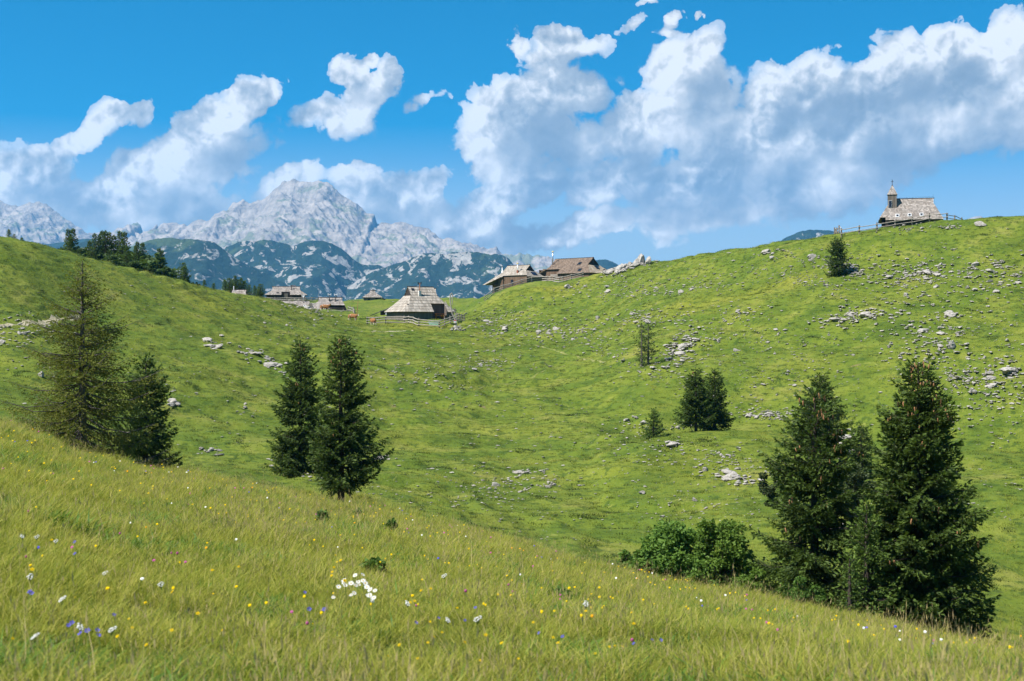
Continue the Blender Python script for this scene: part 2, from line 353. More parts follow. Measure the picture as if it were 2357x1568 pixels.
def build_ground():
    # rings: fine where the picture looks, coarse behind the camera
    th = np.concatenate((np.linspace(-np.pi, -.52, 60, endpoint=False), np.linspace(-.52, -.40, 60, endpoint=False), np.linspace(-.40, .40, 760, endpoint=False), np.linspace(.40, .52, 60, endpoint=False), np.linspace(.52, np.pi, 61)[:-1]))
    r = np.concatenate((np.exp(np.linspace(math.log(.5), math.log(50), 200, endpoint=False)), np.linspace(50, 300, 440, endpoint=False), np.exp(np.linspace(math.log(300), math.log(14000), 90))))
    TH, RR = np.meshgrid(th, r); X = RR*np.sin(TH); Y = RR*np.cos(TH); Zh = height(X, Y)
    V = np.stack([X, Y, Zh], -1).reshape(-1, 3); n, k = RR.shape
    i = np.arange(n-1)[:, None]*k; a = np.arange(k)[None]; b = (np.arange(k)+1)[None] % k
    Fq = np.stack([i+a, i+b, i+k+b, i+k+a], -1).reshape(-1, 4)[:, ::-1]
    V = np.vstack([V, [[0, 0, hz(0, .01)]]]); ctr = np.stack([np.full(k, len(V)-1), np.arange(k), (np.arange(k)+1) % k], 1)[:, ::-1]
    o = link('ground', mesh_np('ground', V, [Fq, ctr], [MAT_GRASS], True)); tag(o, kind='structure')
build_ground()
# ---------------------------------------------------------------- mountains far behind
def rock_material(name, kind):
    m, T = mat(name); geo = T.n('ShaderNodeNewGeometry'); pos = geo.outputs['Position']; nz = T.n('ShaderNodeSeparateXYZ', ins={0: geo.outputs['Normal']}).outputs[2]
    if kind == 'peak':
        st = T.noise(T.map(pos, rot=(0, R(20), 0), sc=(.5, .5, 3.2)), .009, 7, .65, .5)
        gul = T.noise(T.map(pos, rot=(R(15), R(-18), 0), sc=(2.4, 1, .55)), .010, 7, .65, .8)
        c_ = ramp(T, T.m('ADD', T.m('MULTIPLY', st, .5), T.m('MULTIPLY', gul, .5)), [(.36, (.145, .13, .115)), (.46, (.235, .207, .18)), (.55, (.33, .287, .245)), (.68, (.41, .36, .305))])
        g = T.noise(pos, .0042, 6, .62, .6); a = T.n('ShaderNodeAttribute', attribute_name='low').outputs['Fac']
        gm = T.mr(T.m('ADD', T.m('ADD', g, T.m('MULTIPLY', nz, .22)), T.m('MULTIPLY', a, .12)), .75, .82)
        c_ = T.mix(T.m('MULTIPLY', gm, .85), c_, rgb(.14, .155, .09))
        sn = T.noise(T.map(pos, rot=(0, R(-35), 0), sc=(1.6, 1, .6)), .0065, 4, .5); c_ = T.mix(T.mr(T.m('ADD', sn, T.m('MULTIPLY', a, -.05)), .735, .75), c_, rgb(.85, .87, .9))
        hgt = T.m('ADD', T.noise(pos, .012, 9, .68), T.m('MULTIPLY', gul, .6))
        return finish(m, T, c_, .95, hgt, .6, 40, .1)
    pat = T.noise(T.map(pos, rot=(0, R(22), 0), sc=(.8, .55, .75)), .030, 9, .64, .9); reg = T.noise(pos, .0028, 3, .5)
    low = T.n('ShaderNodeAttribute', attribute_name='low').outputs['Fac']
    k = T.m('ADD', T.m('ADD', pat, T.m('MULTIPLY', reg, .16)), T.m('MULTIPLY', low, -.06))
    lim = {'rocky': (.615, .665), 'green': (.635, .69), 'blue': (.95, 1.0)}[kind]
    rockm = T.mr(k, lim[0], lim[1])
    mea = T.mr(T.noise(pos, .0046, 4, .55, .6), .60, .67)
    pine = ramp(T, T.noise(pos, .03, 6, .7), [(.3, (.010, .020, .014)), (.55, (.020, .038, .024)), (.75, (.036, .058, .030))])
    c_ = T.mix(T.m('MULTIPLY', mea, .55), pine, rgb(.085, .12, .045))
    rk = ramp(T, T.noise(pos, .06, 5, .65), [(.3, (.22, .205, .19)), (.6, (.42, .395, .36))])
    c_ = T.mix(T.m('MULTIPLY', rockm, .82), c_, rk)
    return finish(m, T, c_, .95, T.noise(pos, .05, 7, .7), .8, 14, .1)
MT = {k: rock_material(n, k) for k, n in (('peak', 'limestone_face'), ('rocky', 'dwarf_pine_and_rock'), ('green', 'dwarf_pine_slope'), ('blue', 'forest_ridge'))}
def ridge(name, outline, depth, run, zfoot, m, amp, wl, jag, du=3.0, nr=150, seed=0, power=.8, kind='peak'):
    us = np.array([p[0] for p in outline], float); vs = np.array([p[1] for p in outline], float)
    u = np.arange(us[0], us[-1]+.1, du); v = pchip(us, vs, u)
    dep = depth if np.isscalar(depth) else np.interp(u, depth[0], depth[1])
    dep = np.broadcast_to(dep, u.shape)
    zc = (CY-v)/F*dep; t = (u-CX)/F
    s = np.concatenate((-np.linspace(.55, .03, 16), np.linspace(0, 1, nr)))          # a short back slope, the crest, the face
    U, S = np.meshgrid(np.arange(len(u)), s); face = np.clip(S, 0, 1)
    D = dep[U]-S*run; X = t[U]*dep[U] + 0*S; Y = D
    zf = zfoot if np.isscalar(zfoot) else np.interp(u, zfoot[0], zfoot[1])[U]
    prof = face**power
    Zm = zc[U]*(1-prof) + zf*prof
    Zm = np.where(S < 0, zc[U]-np.abs(S)*run*.75, Zm)
    env = np.clip(face*9, 0, 1)*(.35+.65*np.sin(np.pi*np.clip(face*.85+.1, 0, 1)))
    if kind == 'peak':
        wx = X + 160*fbm(X/500, Y/500, 3, seed+40)
        n = .75*(ridged(wx/(wl*1.5), (Y+.25*X)/(wl*3.2), 6, seed)-.45) + .38*fbm(X/(wl*.42), Y/(wl*.55), 6, seed+8, .60) + .42*(ridged((X+.5*Y)/(wl*.30), Y/(wl*.9), 5, seed+17, .6)-.45)
    else:
        n = .9*fbm(X/wl, Y/wl, 4, seed) + .45*(ridged(X/(wl*.35), Y/(wl*.35), 4, seed+5)-.4)
    Zm = Zm + env*amp*n
    Zm = Zm + jag*(fbm(X/(wl*.14)+.3, Y/(wl*.3), 4, seed+3, .6))*np.clip(1-np.abs(S)*6, 0.15, 1)
    V = np.stack([X, Y, Zm], -1).reshape(-1, 3); R_, C_ = U.shape
    i = (np.arange(R_-1)[:, None]*C_ + np.arange(C_-1)[None]); Fq = np.stack([i, i+1, i+C_+1, i+C_], -1).reshape(-1, 4)[:, ::-1]
    me = mesh_np(name, V, [Fq], [m], True); attr(me, 'low', face.ravel())
    return tag(link(name, me), kind='structure')
PEAK = [(-260,560),(-120,500),(-40,448),(0,461),(20,474),(45,472),(90,465),(110,474),(150,505),(180,522),(215,538),(230,535),(236,540),(250,536),(272,541),(284,530),(292,520),(302,515),(313,512),(323,519),(332,540),(345,535),(357,525),(361,520),(367,533),(377,514),(396,512),(412,517),(422,515),(432,523),(442,509),(462,506),(480,509),(495,492),(510,487),(524,483),(540,463),(560,461),(575,465),(590,462),(608,458),(622,445),(640,428),(655,417),(680,412),(700,418),(720,420),(740,416),(755,420),(770,434),(790,452),(810,462),(835,481),(848,492),(861,494),(869,514),(887,513),(905,513),(920,512),(950,518),(985,528),(1010,543),(1022,550),(1050,552),(1075,560),(1100,565),(1125,572),(1140,570),(1155,581),(1168,586),(1182,587),(1195,580),(1203,584),(1215,583),(1228,588),(1240,585),(1262,588),(1280,596),(1300,606),(1350,630),(1450,690)]
ridge('mountain', PEAK, ([-260, 200, 430, 700, 1000, 1450], [9300, 8800, 8300, 8000, 7700, 7300]), 1500, ([-260, 350, 700, 1000, 1450], [330, 330, 300, 140, -150]), MT['peak'], 115, 420, 16, 2.0, 250, 11, .85)
ridge('mountain_spur', [(120,600),(214,551),(245,556),(284,568),(343,554),(379,547),(416,550),(450,551),(471,553),(489,555),(507,569),(540,592),(600,625),(660,655),(740,700),(900,800)], 3900, 1500, -330, MT['green'], 60, 330, 5, 3.0, 140, 31, .8, 'hill')
ridge('mountain_spur', [(440,610),(480,590),(513,573),(546,558),(583,554),(625,554),(648,559),(675,565),(699,557),(731,553),(754,556),(778,568),(801,586),(816,598),(838,609),(880,613),(920,640),(1000,690),(1150,790)], 4700, 1700, -380, MT['rocky'], 75, 330, 6, 3.0, 150, 47, .8, 'hill')
ridge('mountain_spur', [(800,660),(850,630),(889,613),(926,604),(955,591),(982,582),(1019,585),(1048,581),(1090,580),(1113,584),(1140,585),(1164,590),(1185,612),(1230,645),(1300,700),(1450,800)], 4400, 1600, -380, MT['rocky'], 75, 320, 6, 3.0, 150, 63, .8, 'hill')
ridge('forest_hill', [(-300,590),(-100,556),(20,552),(60,557),(90,563),(150,556),(180,551),(215,550),(240,556),(290,575),(380,640)], 5600, 1300, -100, MT['blue'], 40, 300, 3, 4.0, 60, 71, .8, 'hill')
ridge('hill', [(1290,640),(1345,606),(1362,600),(1395,597),(1412,603),(1425,612),(1440,618),(1470,616),(1490,618),(1515,628),(1600,690)], 5200, 1300, -300, MT['green'], 35, 280, 4, 2.5, 70, 83, .8, 'hill')
ridge('hill', [(1730,610),(1790,560),(1812,546),(1840,534),(1870,530),(1900,530),(1925,533),(1960,542),(2050,590)], 5000, 1200, -200, MT['green'], 30, 280, 4, 2.5, 60, 91, .8, 'hill')
ridge('mountain', [(2150,560),(2200,520),(2235,502),(2250,498),(2270,503),(2300,519),(2380,570)], 8200, 1200, 200, MT['peak'], 60, 330, 6, 2.5, 80, 97, .9)
# ---------------------------------------------------------------- the air between
def build_haze():
    mb = MB(); mb.box((0, 4600, 180), (16000, 11000, 1800)); m, T = mat('air')
    v = T.n('ShaderNodeVolumePrincipled'); v.inputs['Color'].default_value = (.13, .52, 1, 1); v.inputs['Density'].default_value = HAZE
    v.inputs['Anisotropy'].default_value = .1
    o = T.n('ShaderNodeOutputMaterial'); T.nt.links.new(v.outputs[0], o.inputs['Volume'])
    tag(mb.build('haze', m), kind='stuff')
HAZE = 6.0e-5
build_haze()
# ---------------------------------------------------------------- wood and shingle
def shingle_mat(name, a, b, dark, uw, seed):
    m, T = mat(name); uv = T.n('ShaderNodeUVMap').outputs[0]; pos = T.n('ShaderNodeNewGeometry').outputs['Position']
    sp = T.n('ShaderNodeSeparateXYZ', ins={0: uv}); row = T.m('FLOOR', T.m('MULTIPLY', sp.outputs[1], 1.0))
    col = T.m('FLOOR', T.m('MULTIPLY_ADD', row, .37, T.m('DIVIDE', sp.outputs[0], uw)))
    wn = T.n('ShaderNodeTexWhiteNoise', noise_dimensions='3D'); T.put(wn.inputs[0], T.n('ShaderNodeCombineXYZ', ins={0: col, 1: row, 2: seed}).outputs[0])
    k = wn.outputs['Value']
    c_ = ramp(T, k, [(0, tuple(.45*p+.55*q for p, q in zip(dark, a))), (.25, a), (.7, b), (1, tuple(min(1, q*1.22) for q in b))])
    st = T.noise(pos, 1.1, 5, .65); c_ = T.mix(T.mr(st, .45, .72, 0, .5), c_, T.mix(1, c_, rgb(.72, .62, .52), 'MULTIPLY'))
    fx = T.m('FRACT', T.m('MULTIPLY_ADD', row, .37, T.m('DIVIDE', sp.outputs[0], uw)))
    gap = T.mr(T.m('ABSOLUTE', T.m('SUBTRACT', fx, .5)), .43, .49); c_ = T.mix(T.m('MULTIPLY', gap, .55), c_, rgb(*[q*.35 for q in a]))
    gr = T.noise(T.map(uv, sc=(30, 1.5, 1)), 1, 4, .6)
    return finish(m, T, c_, .85, T.m('ADD', gr, k), .4, .02, .25)
MS = dict(
 pale=shingle_mat('weathered_shingles', (.255, .225, .190), (.335, .300, .257), (.185, .165, .14), .22, 1),
 tan=shingle_mat('new_larch_shingles', (.37, .295, .215), (.46, .375, .28), (.28, .22, .155), .24, 2),
 brown=shingle_mat('brown_shingles', (.135, .098, .074), (.19, .142, .108), (.085, .062, .048), .24, 3),
 grey=shingle_mat('grey_shingles', (.225, .198, .178), (.315, .28, .255), (.145, .127, .115), .22, 4))
def wood_mat(name, a, b, seed=0):
    m, T = mat(name); tc = T.n('ShaderNodeTexCoord').outputs['Object']
    n = T.noise(T.map(tc, sc=(9, 9, .6), loc=(seed, 0, 0)), 1, 5, .65); sp = T.n('ShaderNodeSeparateXYZ', ins={0: tc})
    pl = T.n('ShaderNodeTexWhiteNoise', noise_dimensions='1D'); T.put(pl.inputs['W'], T.m('FLOOR', T.m('MULTIPLY', T.m('ADD', sp.outputs[0], sp.outputs[1]), 4.2)))
    c_ = T.mix(T.m('MULTIPLY_ADD', pl.outputs[0], .55, T.m('MULTIPLY', n, .55)), rgb(*a), rgb(*b))
    return finish(m, T, c_, .88, n, .4, .02, .2)
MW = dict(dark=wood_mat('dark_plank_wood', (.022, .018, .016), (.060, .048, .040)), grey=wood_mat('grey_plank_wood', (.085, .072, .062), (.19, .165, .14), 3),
          brown=wood_mat('brown_plank_wood', (.085, .052, .034), (.185, .125, .085), 5), rail=wood_mat('weathered_rail_wood', (.24, .21, .18), (.38, .345, .30), 8),
          post=wood_mat('old_post_wood', (.13, .11, .09), (.24, .205, .17), 9), orange=wood_mat('varnished_wood', (.40, .16, .03), (.55, .25, .06), 4))
def flat_mat(name, colr, rough=.5, metal=0, spec=.5):
    m, T = mat(name); pos = T.n('ShaderNodeNewGeometry').outputs['Position']; n = T.noise(pos, 6, 4, .6)
    return finish(m, T, T.mix(T.m('MULTIPLY', n, .3), rgb(*colr), rgb(*[q*.6 for q in colr])), rough, None, spec=spec, metal=metal)
MF = dict(glass=flat_mat('dark_window_glass', (.012, .018, .028), .2, 0, .2), white=flat_mat('white_frame', (.72, .74, .76), .5), steel=flat_mat('steel_pipe', (.45, .46, .48), .35, .8),
          black=flat_mat('black_iron', (.015, .015, .016), .5), solar=flat_mat('solar_cells', (.012, .018, .04), .25, 0, .3), rust=flat_mat('rusty_pipe', (.30, .12, .05), .7),
          plaster=flat_mat('white_plaster', (.62, .60, .56), .9), yellow=flat_mat('pale_cap', (.62, .50, .22), .6), red=flat_mat('red_sign_paint', (.60, .05, .04), .5),
          brick=flat_mat('brick_base', (.28, .09, .05), .9), tarp=flat_mat('dark_bark_cover', (.035, .03, .03), .8), mint=flat_mat('mint_lid', (.35, .62, .50), .5))

def strip(mb, A, B, C, D, n, th=.045, u0=0, m=0):
    """courses of shingles on the patch A-B (upper edge, left to right) over D-C (lower edge); each laps the one below"""
    A, B, C, D = map(Vector, (A, B, C, D)); nr = (B-A if (B-A).length > .05 else C-D).cross(D-A)
    if nr.length < 1e-6: nr = (C-D).cross(C-B)
    nr = -nr.normalized()
    if nr.z < 0: nr = -nr
    for k in range(n):
        a, b = k/n, min(1, (k+1.12)/n) if k < n-1 else 1.0
        l0, r0, l1, r1 = A.lerp(D, a), B.lerp(C, a), A.lerp(D, b), B.lerp(C, b)
        lo0, lo1 = l1+nr*th, r1+nr*th; ra, rb = (r0-l0).length, (r1-l1).length; y0, y1 = n-k-.02, n-k-.98; c0 = u0 + 40
        sh = (l0-A.lerp(D, b)).dot((r1-l1).normalized()) if rb > .01 else 0
        mb.poly([lo0, lo1, r0+nr*.004, l0+nr*.004], m, [(c0, y1), (c0+rb, y1), (c0+sh+ra, y0), (c0+sh, y0)])
        mb.poly([l1, r1, lo1, lo0], m, [(c0, y1), (c0+rb, y1), (c0+rb, y1), (c0, y1)])
        mb.poly([l0, l1, lo0], m, [(c0, y1)]*3); mb.poly([r1, r0, lo1], m, [(c0, y1)]*3)
def hut(name, label, loc, rz, H, e, b, rl, rr, al, ar, gl, gr, roofm, wallm, n=8,  notch=None, backn=None, rnd=False, el=None, er=None, inset=.45,
        wall_down=1.5, hip_m=None, ng=4, backtop=None, wl=None):
    """a herdsman's hut: ridge of height H from -rl to rr, eaves at height e, half width b, hips that start gl / gr below the ridge.
    notch = (x0, x1, height): the front eave is cut away and the wall set back.  Returns the Empty and a function that gives points on the front slope."""
    root = thing(name, label, 'hut' if 'chapel' not in name else 'chapel', loc, rz)
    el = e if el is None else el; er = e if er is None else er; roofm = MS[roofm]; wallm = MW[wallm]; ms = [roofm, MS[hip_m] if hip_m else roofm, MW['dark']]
    mb = MB(); yf = lambda z: -b*(H-z)/(H-e)
    def xe(z, side):            # where the front slope ends at height z
        r, a, g, ee = (rl, al, gl, el) if side < 0 else (rr, ar, gr, er); bb = a-(a-r)*(.55 if rnd else 0)
        return side*(r if z > H-g else r+.10+(bb-r)*(H-g-z)/(H-g-ee))
    for sgn in (-1, 1):          # front and back slope, course by course
        zs = [H-(H-e)*k/n for k in range(n+1)]
        for k in range(n):
            z0, z1 = zs[k], zs[k+1]; iv = [(xe(z0, -1), xe(z0, 1), xe(z1, -1), xe(z1, 1))]
            if sgn < 0 and notch and (z0+z1)/2 < notch[2]:
                a0, a1, c0, c1 = iv[0]; iv = []
                if notch[0] > c0: iv.append((a0, min(a1, notch[0]), c0, notch[0]))
                if notch[1] < c1: iv.append((max(a0, notch[1]), a1, notch[1], c1))
            for a0, a1, c0, c1 in iv:
                y0, y1 = yf(z0)*-sgn, yf(z1)*-sgn
                if sgn < 0: P = ((a0, y0, z0), (a1, y0, z0), (c1, y1, z1), (c0, y1, z1))
                else: P = ((a1, y0, z0), (a0, y0, z0), (c0, y1, z1), (c1, y1, z1))
                A, B, C, D = map(Vector, P); nr = Vector((0, sgn*(H-e), b)).normalized(); th = .05
                q = n-k-.5; u0 = 40+A.x
                mb.poly([D+nr*th, C+nr*th, B+nr*.004, A+nr*.004], 0, [(40+D.x, q-.45), (40+C.x, q-.45), (40+B.x, q+.45), (40+A.x, q+.45)])
                mb.poly([D-nr*.02, C-nr*.02, C+nr*th, D+nr*th], 0, [(40+D.x, q-.45), (40+C.x, q-.45)]*2)
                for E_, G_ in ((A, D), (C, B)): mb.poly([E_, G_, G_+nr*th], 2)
    for side, r, a, g, ee in ((-1, rl, al, gl, el), (1, rr, ar, gr, er)):
        zg = H-g; yg = -yf(zg); nn = max(3, int(n*(zg-ee)/(H-e)+.5)); K = ng*2 if rnd else 1
        def low(f):              # eave point of the hip, f from 0 (front) to 1 (back)
            if not rnd and ee < e-.3: return Vector((side*a, -yf(ee)*(2*f-1), ee))
            if not rnd: return Vector((side*a, b*(2*f-1), ee))
            an = math.pi*(f-.5); x0 = xe(ee, side); return Vector((x0+side*(a-abs(x0))*math.cos(an)**.7, b*math.copysign(abs(math.sin(an))**.75, math.sin(an)), ee))
        top = lambda f: Vector((side*(r+.10), yg*(2*f-1), zg))
        for j in range(K):
            f0, f1 = j/K, (j+1)/K
            if side < 0: f0, f1 = f1, f0
            strip(mb, top(f0), top(f1), low(f1), low(f0), nn, .05, 3*j*.0+f0*2*b, 1)
        if ee < e-.3:            # the front slope sweeps down to the low corner
            k_ = (zg-e)/(zg-ee); hp = top(0).lerp(low(0), k_); strip(mb, hp, Vector((side*(r-.6), yf(e), e)), low(0)+Vector((-side*.5, 0, 0)), low(0), 5, .05, 0, 0)
        # gable above the hip: dark boards, set back under the verge
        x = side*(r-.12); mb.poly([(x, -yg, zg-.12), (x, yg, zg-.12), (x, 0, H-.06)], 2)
    mb.tube([(-rl-.12, 0, H+.04), (rr+.12, 0, H+.04)], .07, 5, 2)
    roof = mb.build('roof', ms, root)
    # walls: footprint inset under the eaves, with the recess of the notch
    w = MB(); bi = b-inset; xl, xr = (-al+inset if wl is None else wl), ar-inset
    lo = -wall_down
    rz_ = lambda y: H-abs(y)*(H-e)/b-.06
    def seg(p, q, top, top2=None):
        L = (Vector(q)-Vector(p)).length; w.poly([(p[0], p[1], lo), (q[0], q[1], lo), (q[0], q[1], top if top2 is None else top2), (p[0], p[1], top)], 0, [(0, 0), (L, 0), (L, 1), (0, 1)])
    ztop = e+.55*inset*(H-e)/b
    if rnd:
        pts = []
        for side in (1, -1):
            a = ar if side > 0 else al; x0 = abs(xe(e, side))
            for j in range(9):
                an = math.pi*(j/8-.5)*1; cx = side*(x0+(a-x0)*math.cos(an)**.7-inset*math.cos(an)); pts.append((cx, side*bi*math.copysign(abs(math.sin(an))**.75, math.sin(an))))
        per = pts
    else: per = [(xr, -bi), (xr, bi), (xl, bi), (xl, -bi)]
    if notch:
        yb = -min(bi, backn if backn is not None else bi-1.3); x0, x1 = max(notch[0], xl), min(notch[1], xr)
        top = notch[2]-.02
        for i in range(len(per)-1): seg(per[i], per[i+1], ztop)
        P0, P1 = per[-1], per[0]
        if x0 > xl+.01: seg(P0, (x0, -bi), ztop); seg((x0, -bi), (x0, yb), rz_(bi), backtop or rz_(yb))
        else: seg(P0, (xl, yb), top)
        seg((x0, yb), (x1, yb), backtop or H-abs(yb)*(H-e)/b-.08)
        if x1 < xr-.01: seg((x1, yb), (x1, -bi), rz_(yb), rz_(bi)); seg((x1, -bi), P1, ztop)
        else: seg((xr, yb), P1, top)
    else:
        for i in range(len(per)): seg(per[i], per[(i+1) % len(per)], ztop)
    w.build('wall', wallm, root)
    on = lambda x, z, off=.06: Vector((x, yf(z), z)) + Vector((0, -(H-e), b)).normalized()*off
    root['slope'] = math.atan2(H-e, b)
    return root, on
def skylight(root, p, w, h, tilt, rz=0, frame='white'):
    f = MB(); M = Matrix.Translation(p) @ Matrix.Rotation(rz, 4, 'Z') @ Matrix.Rotation(tilt, 4, 'X')
    for cx, cz, a, b in ((-w/2, 0, .07, h+.07), (w/2, 0, .07, h+.07), (0, -h/2, w-.07, .07), (0, h/2, w-.07, .07)): f.box((cx, cz, 0), (a, b, .10))
    o = f.build('window', MF[frame], root); o.matrix_local = M
    g = MB(); g.box((0, 0, -.01), (w-.07, h-.07, .06)); g.build('pane', MF['glass'], o)
    return o
def chimney(root, p, h, r=.10, m='steel', cap='yellow', base=None, capk='cowl'):
    mb = MB(); mb.tube([p, p+Vector((0, 0, h))], r, 9); o = mb.build('chimney', MF[m], root, True)
    q = MB(); t = p+Vector((0, 0, h))
    if capk == 'cowl': q.tube([t+Vector((0, 0, .02)), t+Vector((0, 0, .10)), t+Vector((0, 0, .24))], [r*1.9, r*2.1, r*.9], 8)
    else:                        # H-shaped cowl
        q.tube([t+Vector((-.28, 0, 0)), t+Vector((.28, 0, 0))], r*.8, 7)
        for s in (-.28, .28): q.tube([t+Vector((s, 0, -.22)), t+Vector((s, 0, .22))], r*.8, 7)
    q.build('chimney_cap', MF[cap], o)
    if base: q = MB(); q.box(p+Vector((0, 0, base[2]/2-.3)), (base[0], base[1], base[2])); q.build('chimney_base', MF[base[3]], o)
    return o
def wbox(name, root, c, d, m, rz=0, **k): mb = MB(); mb.box(c, d, rz=rz, **k); return mb.build(name, m, root)

# ---- chapel on the right hilltop
cp = at(2113, 203.5); CB = 15.55
ch, on = hut('chapel', 'dark wooden chapel with a shingled roof and a small steepled belfry on the hilltop', (cp.x, cp.y+2.2, CB), R(-14), 4.95, 1.72, 2.7, 3.55, 2.75, 4.9, 3.95, .95, .95, 'grey', 'dark', n=16,
             notch=(-9, -3.95, 2.05), backn=.1, inset=.42, wall_down=1.2, backtop=1.95)
tl = ch['slope']
for x in (-2.3, -.62, 1.02): skylight(ch, on(x, 2.42+.03*x, .05), .42, .47, tl)
tw = MB(); tw.box((-3.0, -.55, 4.35), (1.26, 1.26, 2.45)); tower = tw.build('belfry', MW['grey'], ch)
st = MB()
for k in range(6):
    z0, z1 = 6.86-k*.22, 6.86-(k+1.1)*.22; r0, r1 = .10+k*.118, .10+(k+1.1)*.118
    for a in range(4):
        an = [math.pi/4+math.pi/2*a, math.pi/4+math.pi/2*(a+1)]
        P = lambda r, z, t: (-3.0+r*1.414*math.cos(t)*.88, -.55+r*1.414*math.sin(t)*.88, z)
        st.poly([P(r1, z1, an[0]), P(r1, z1, an[1]), P(r0, z0, an[1]), P(r0, z0, an[0])], 0, [(0, k+.1), (r1*2, k+.1), (r1*2, k+.9), (0, k+.9)])
st.build('spire', MS['grey'], tower)
cr = MB(); cr.tube([(-3.0, -.55, 6.75), (-3.0, -.55, 7.72)], .04, 6); cr.box((-3.0, -.55, 7.45), (.34, .05, .06)); cr.tube([(-3.0, -.55, 6.85), (-3.0, -.55, 6.98)], [.09, .09], 6); cr.build('cross', MF['black'], tower)
so_ = MB(); so_.box((-3.28, -1.24, 4.15), (.46, .06, 1.02)); sp_ = so_.build('solar_panel', MF['white'], tower)
so_ = MB()
for i in range(3):
    for j in range(6): so_.box((-3.28-.135+i*.135, -1.275, 4.15-.4+j*.16), (.125, .02, .15))
so_.build('cell', MF['solar'], sp_)
po = MB(); po.tube([(-4.35, -1.9, .25), (-4.35, -1.9, 1.75)], .13, 8); po.build('porch_post', MW['dark'], ch)
po = MB(); po.tube([(-4.35, -1.9, -.7), (-4.35, -1.9, .05), (-4.35, -1.9, .3)], [.34, .33, .18], 9); po.build('stone_base', flat_mat('grey_footing', (.30, .28, .26), .9), ch)
lc = MB(); lc.tube([(-2.0, 0, 5.16), (2.8, 0, 5.2)], .012, 4)
for k in range(6): lc.tube([(-2.0+k*.96, 0, 4.95), (-2.0+k*.96, 0, 5.19)], .012, 4)
lc.tube([(2.7, 0, 5.1), (2.7, 0, 5.6)], .012, 4); lc.tube([(2.85, 0, 5.1), (2.9, -.3, 4.0), (4.1, -1.0, 1.7)], .012, 4); lc.tube([(-2.9, -.3, 6.9), (-2.3, -.6, 5.6), (-2.2, -.5, 5.0)], .012, 4)
lc.build('lightning_wire', MF['black'], ch)
wbox('sill_beam', ch, (-.2, -2.36, .05), (7.6, .12, .16), MW['grey'])

# ---- big brown hut beside the rocks
p = gpt(1322, 655, 200); p = at(1322, 284)
bh, on = hut('wooden_hut', 'large brown hut with a broad dark shingled roof, skylights and a tan hipped end', (p.x, p.y+2, 11.35), R(-40), 5.15, 1.95, 4.0, 4.6, 4.9, 6.4, 6.9, 1.9, 1.5, 'brown', 'brown', n=13,
             notch=(-9, -1.35, 2.9), backn=2.5, hip_m='tan', inset=.35, wall_down=2.5)
tl = bh['slope']
skylight(bh, on(2.6, 3.95, .05), .75, .8, tl, 0, 'black'); skylight(bh, on(3.95, 2.55, .05), .75, .8, tl, 0, 'black')
hs_ = math.atan2(1.7, 1.9)
for y, z, w_ in ((.2, 3.15, .95), (2.0, 2.45, .6)): skylight(bh, Vector((5.0+(3.65-z)*(1.9/1.7)+.06, y, z+.05)), w_, .8, hs_, R(90), 'black')
wbox('gable_window', bh, (4.80, -.05, 4.25), (.08, .45, .45), MF['glass'])
dr = wbox('door', bh, (-5.1, -2.56, .85), (1.0, .08, 1.75), MW['dark']); wbox('shutter', bh, (-2.6, -2.56, 1.35), (1.15, .08, 1.2), MW['grey'])
chimney(bh, on(-4.2, 3.9, 0), 2.6, .11)
bn = MB()
for z in (.45,): bn.box((-1.6, -3.6, z), (3.4, .4, .07))
bn.box((-1.6, -3.4, .85), (3.4, .06, .25))
for x in (-3.1, -.1): bn.box((x, -3.55, .2), (.1, .4, .5))
bench = bn.build('bench', MW['rail']); bench.matrix_world = Matrix.Translation((p.x, p.y+2, p.z+.25)) @ Matrix.Rotation(R(-40), 4, 'Z')
tag(bench, 'pale plank bench standing before the recessed wall of the large brown hut', 'bench')
# ---- smaller hut joined on its left
p2 = at(1200, 286)
lh, on = hut('wooden_hut', 'pale roofed hut left of the large brown hut, solar panel on its hipped end', (p2.x, p2.y+1, 11.0), R(-40), 4.15, 1.75, 2.9, 3.6, 2.3, 6.2, 3.9, 1.6, 1.15, 'pale', 'brown', n=9,
             notch=(-2.6, 9, 1.95), backn=2.4, el=.2, inset=.3, wall_down=3, wl=-3.9)
wbox('low_wall', lh, (-4.7, .2, -1.2), (2.4, 4.6, 3.2), MW['brown'])
hs_ = math.atan2(1.25, 1.5)
sv = wbox('solar_panel', lh, (0, 0, 0), (1.5, .06, .85), MF['solar']); sv.matrix_local = Matrix.Translation((2.4+.75+.06, .15, 2.42)) @ Matrix.Rotation(R(90), 4, 'Z') @ Matrix.Rotation(hs_-R(90), 4, 'X')
wbox('gable_window', lh, (2.22, 0, 3.3), (.06, .35, .35), MF['glass']); wbox('window', lh, (3.22, .6, .9), (.06, .5, .5), MF['glass']); wbox('window', lh, (-.4, -2.45, .8), (.6, .08, .8), MF['glass'])
chimney(lh, on(.6, 2.6, 0), 1.75, .12, 'white', 'yellow', (.3, .3, .8, 'brick'))
for u, d, hh in ((1140, 290, 3.9), (1156, 291, 5.6)):
    q = at(u, d); o = MB(); o.tube([q-Vector((0, 0, .3)), q+Vector((0, 0, hh))], .09, 7); t = q+Vector((0, 0, hh)); o.tube([t, t+Vector((0, 0, .25))], [.2, .06], 7)
    tag(o.build('vent_pipe', MF['steel'], None, True), 'short steel flue pipe standing left of the pale hut roof' if hh < 5 else 'taller steel flue pipe with a capped top left of the pale hut roof', 'pipe')
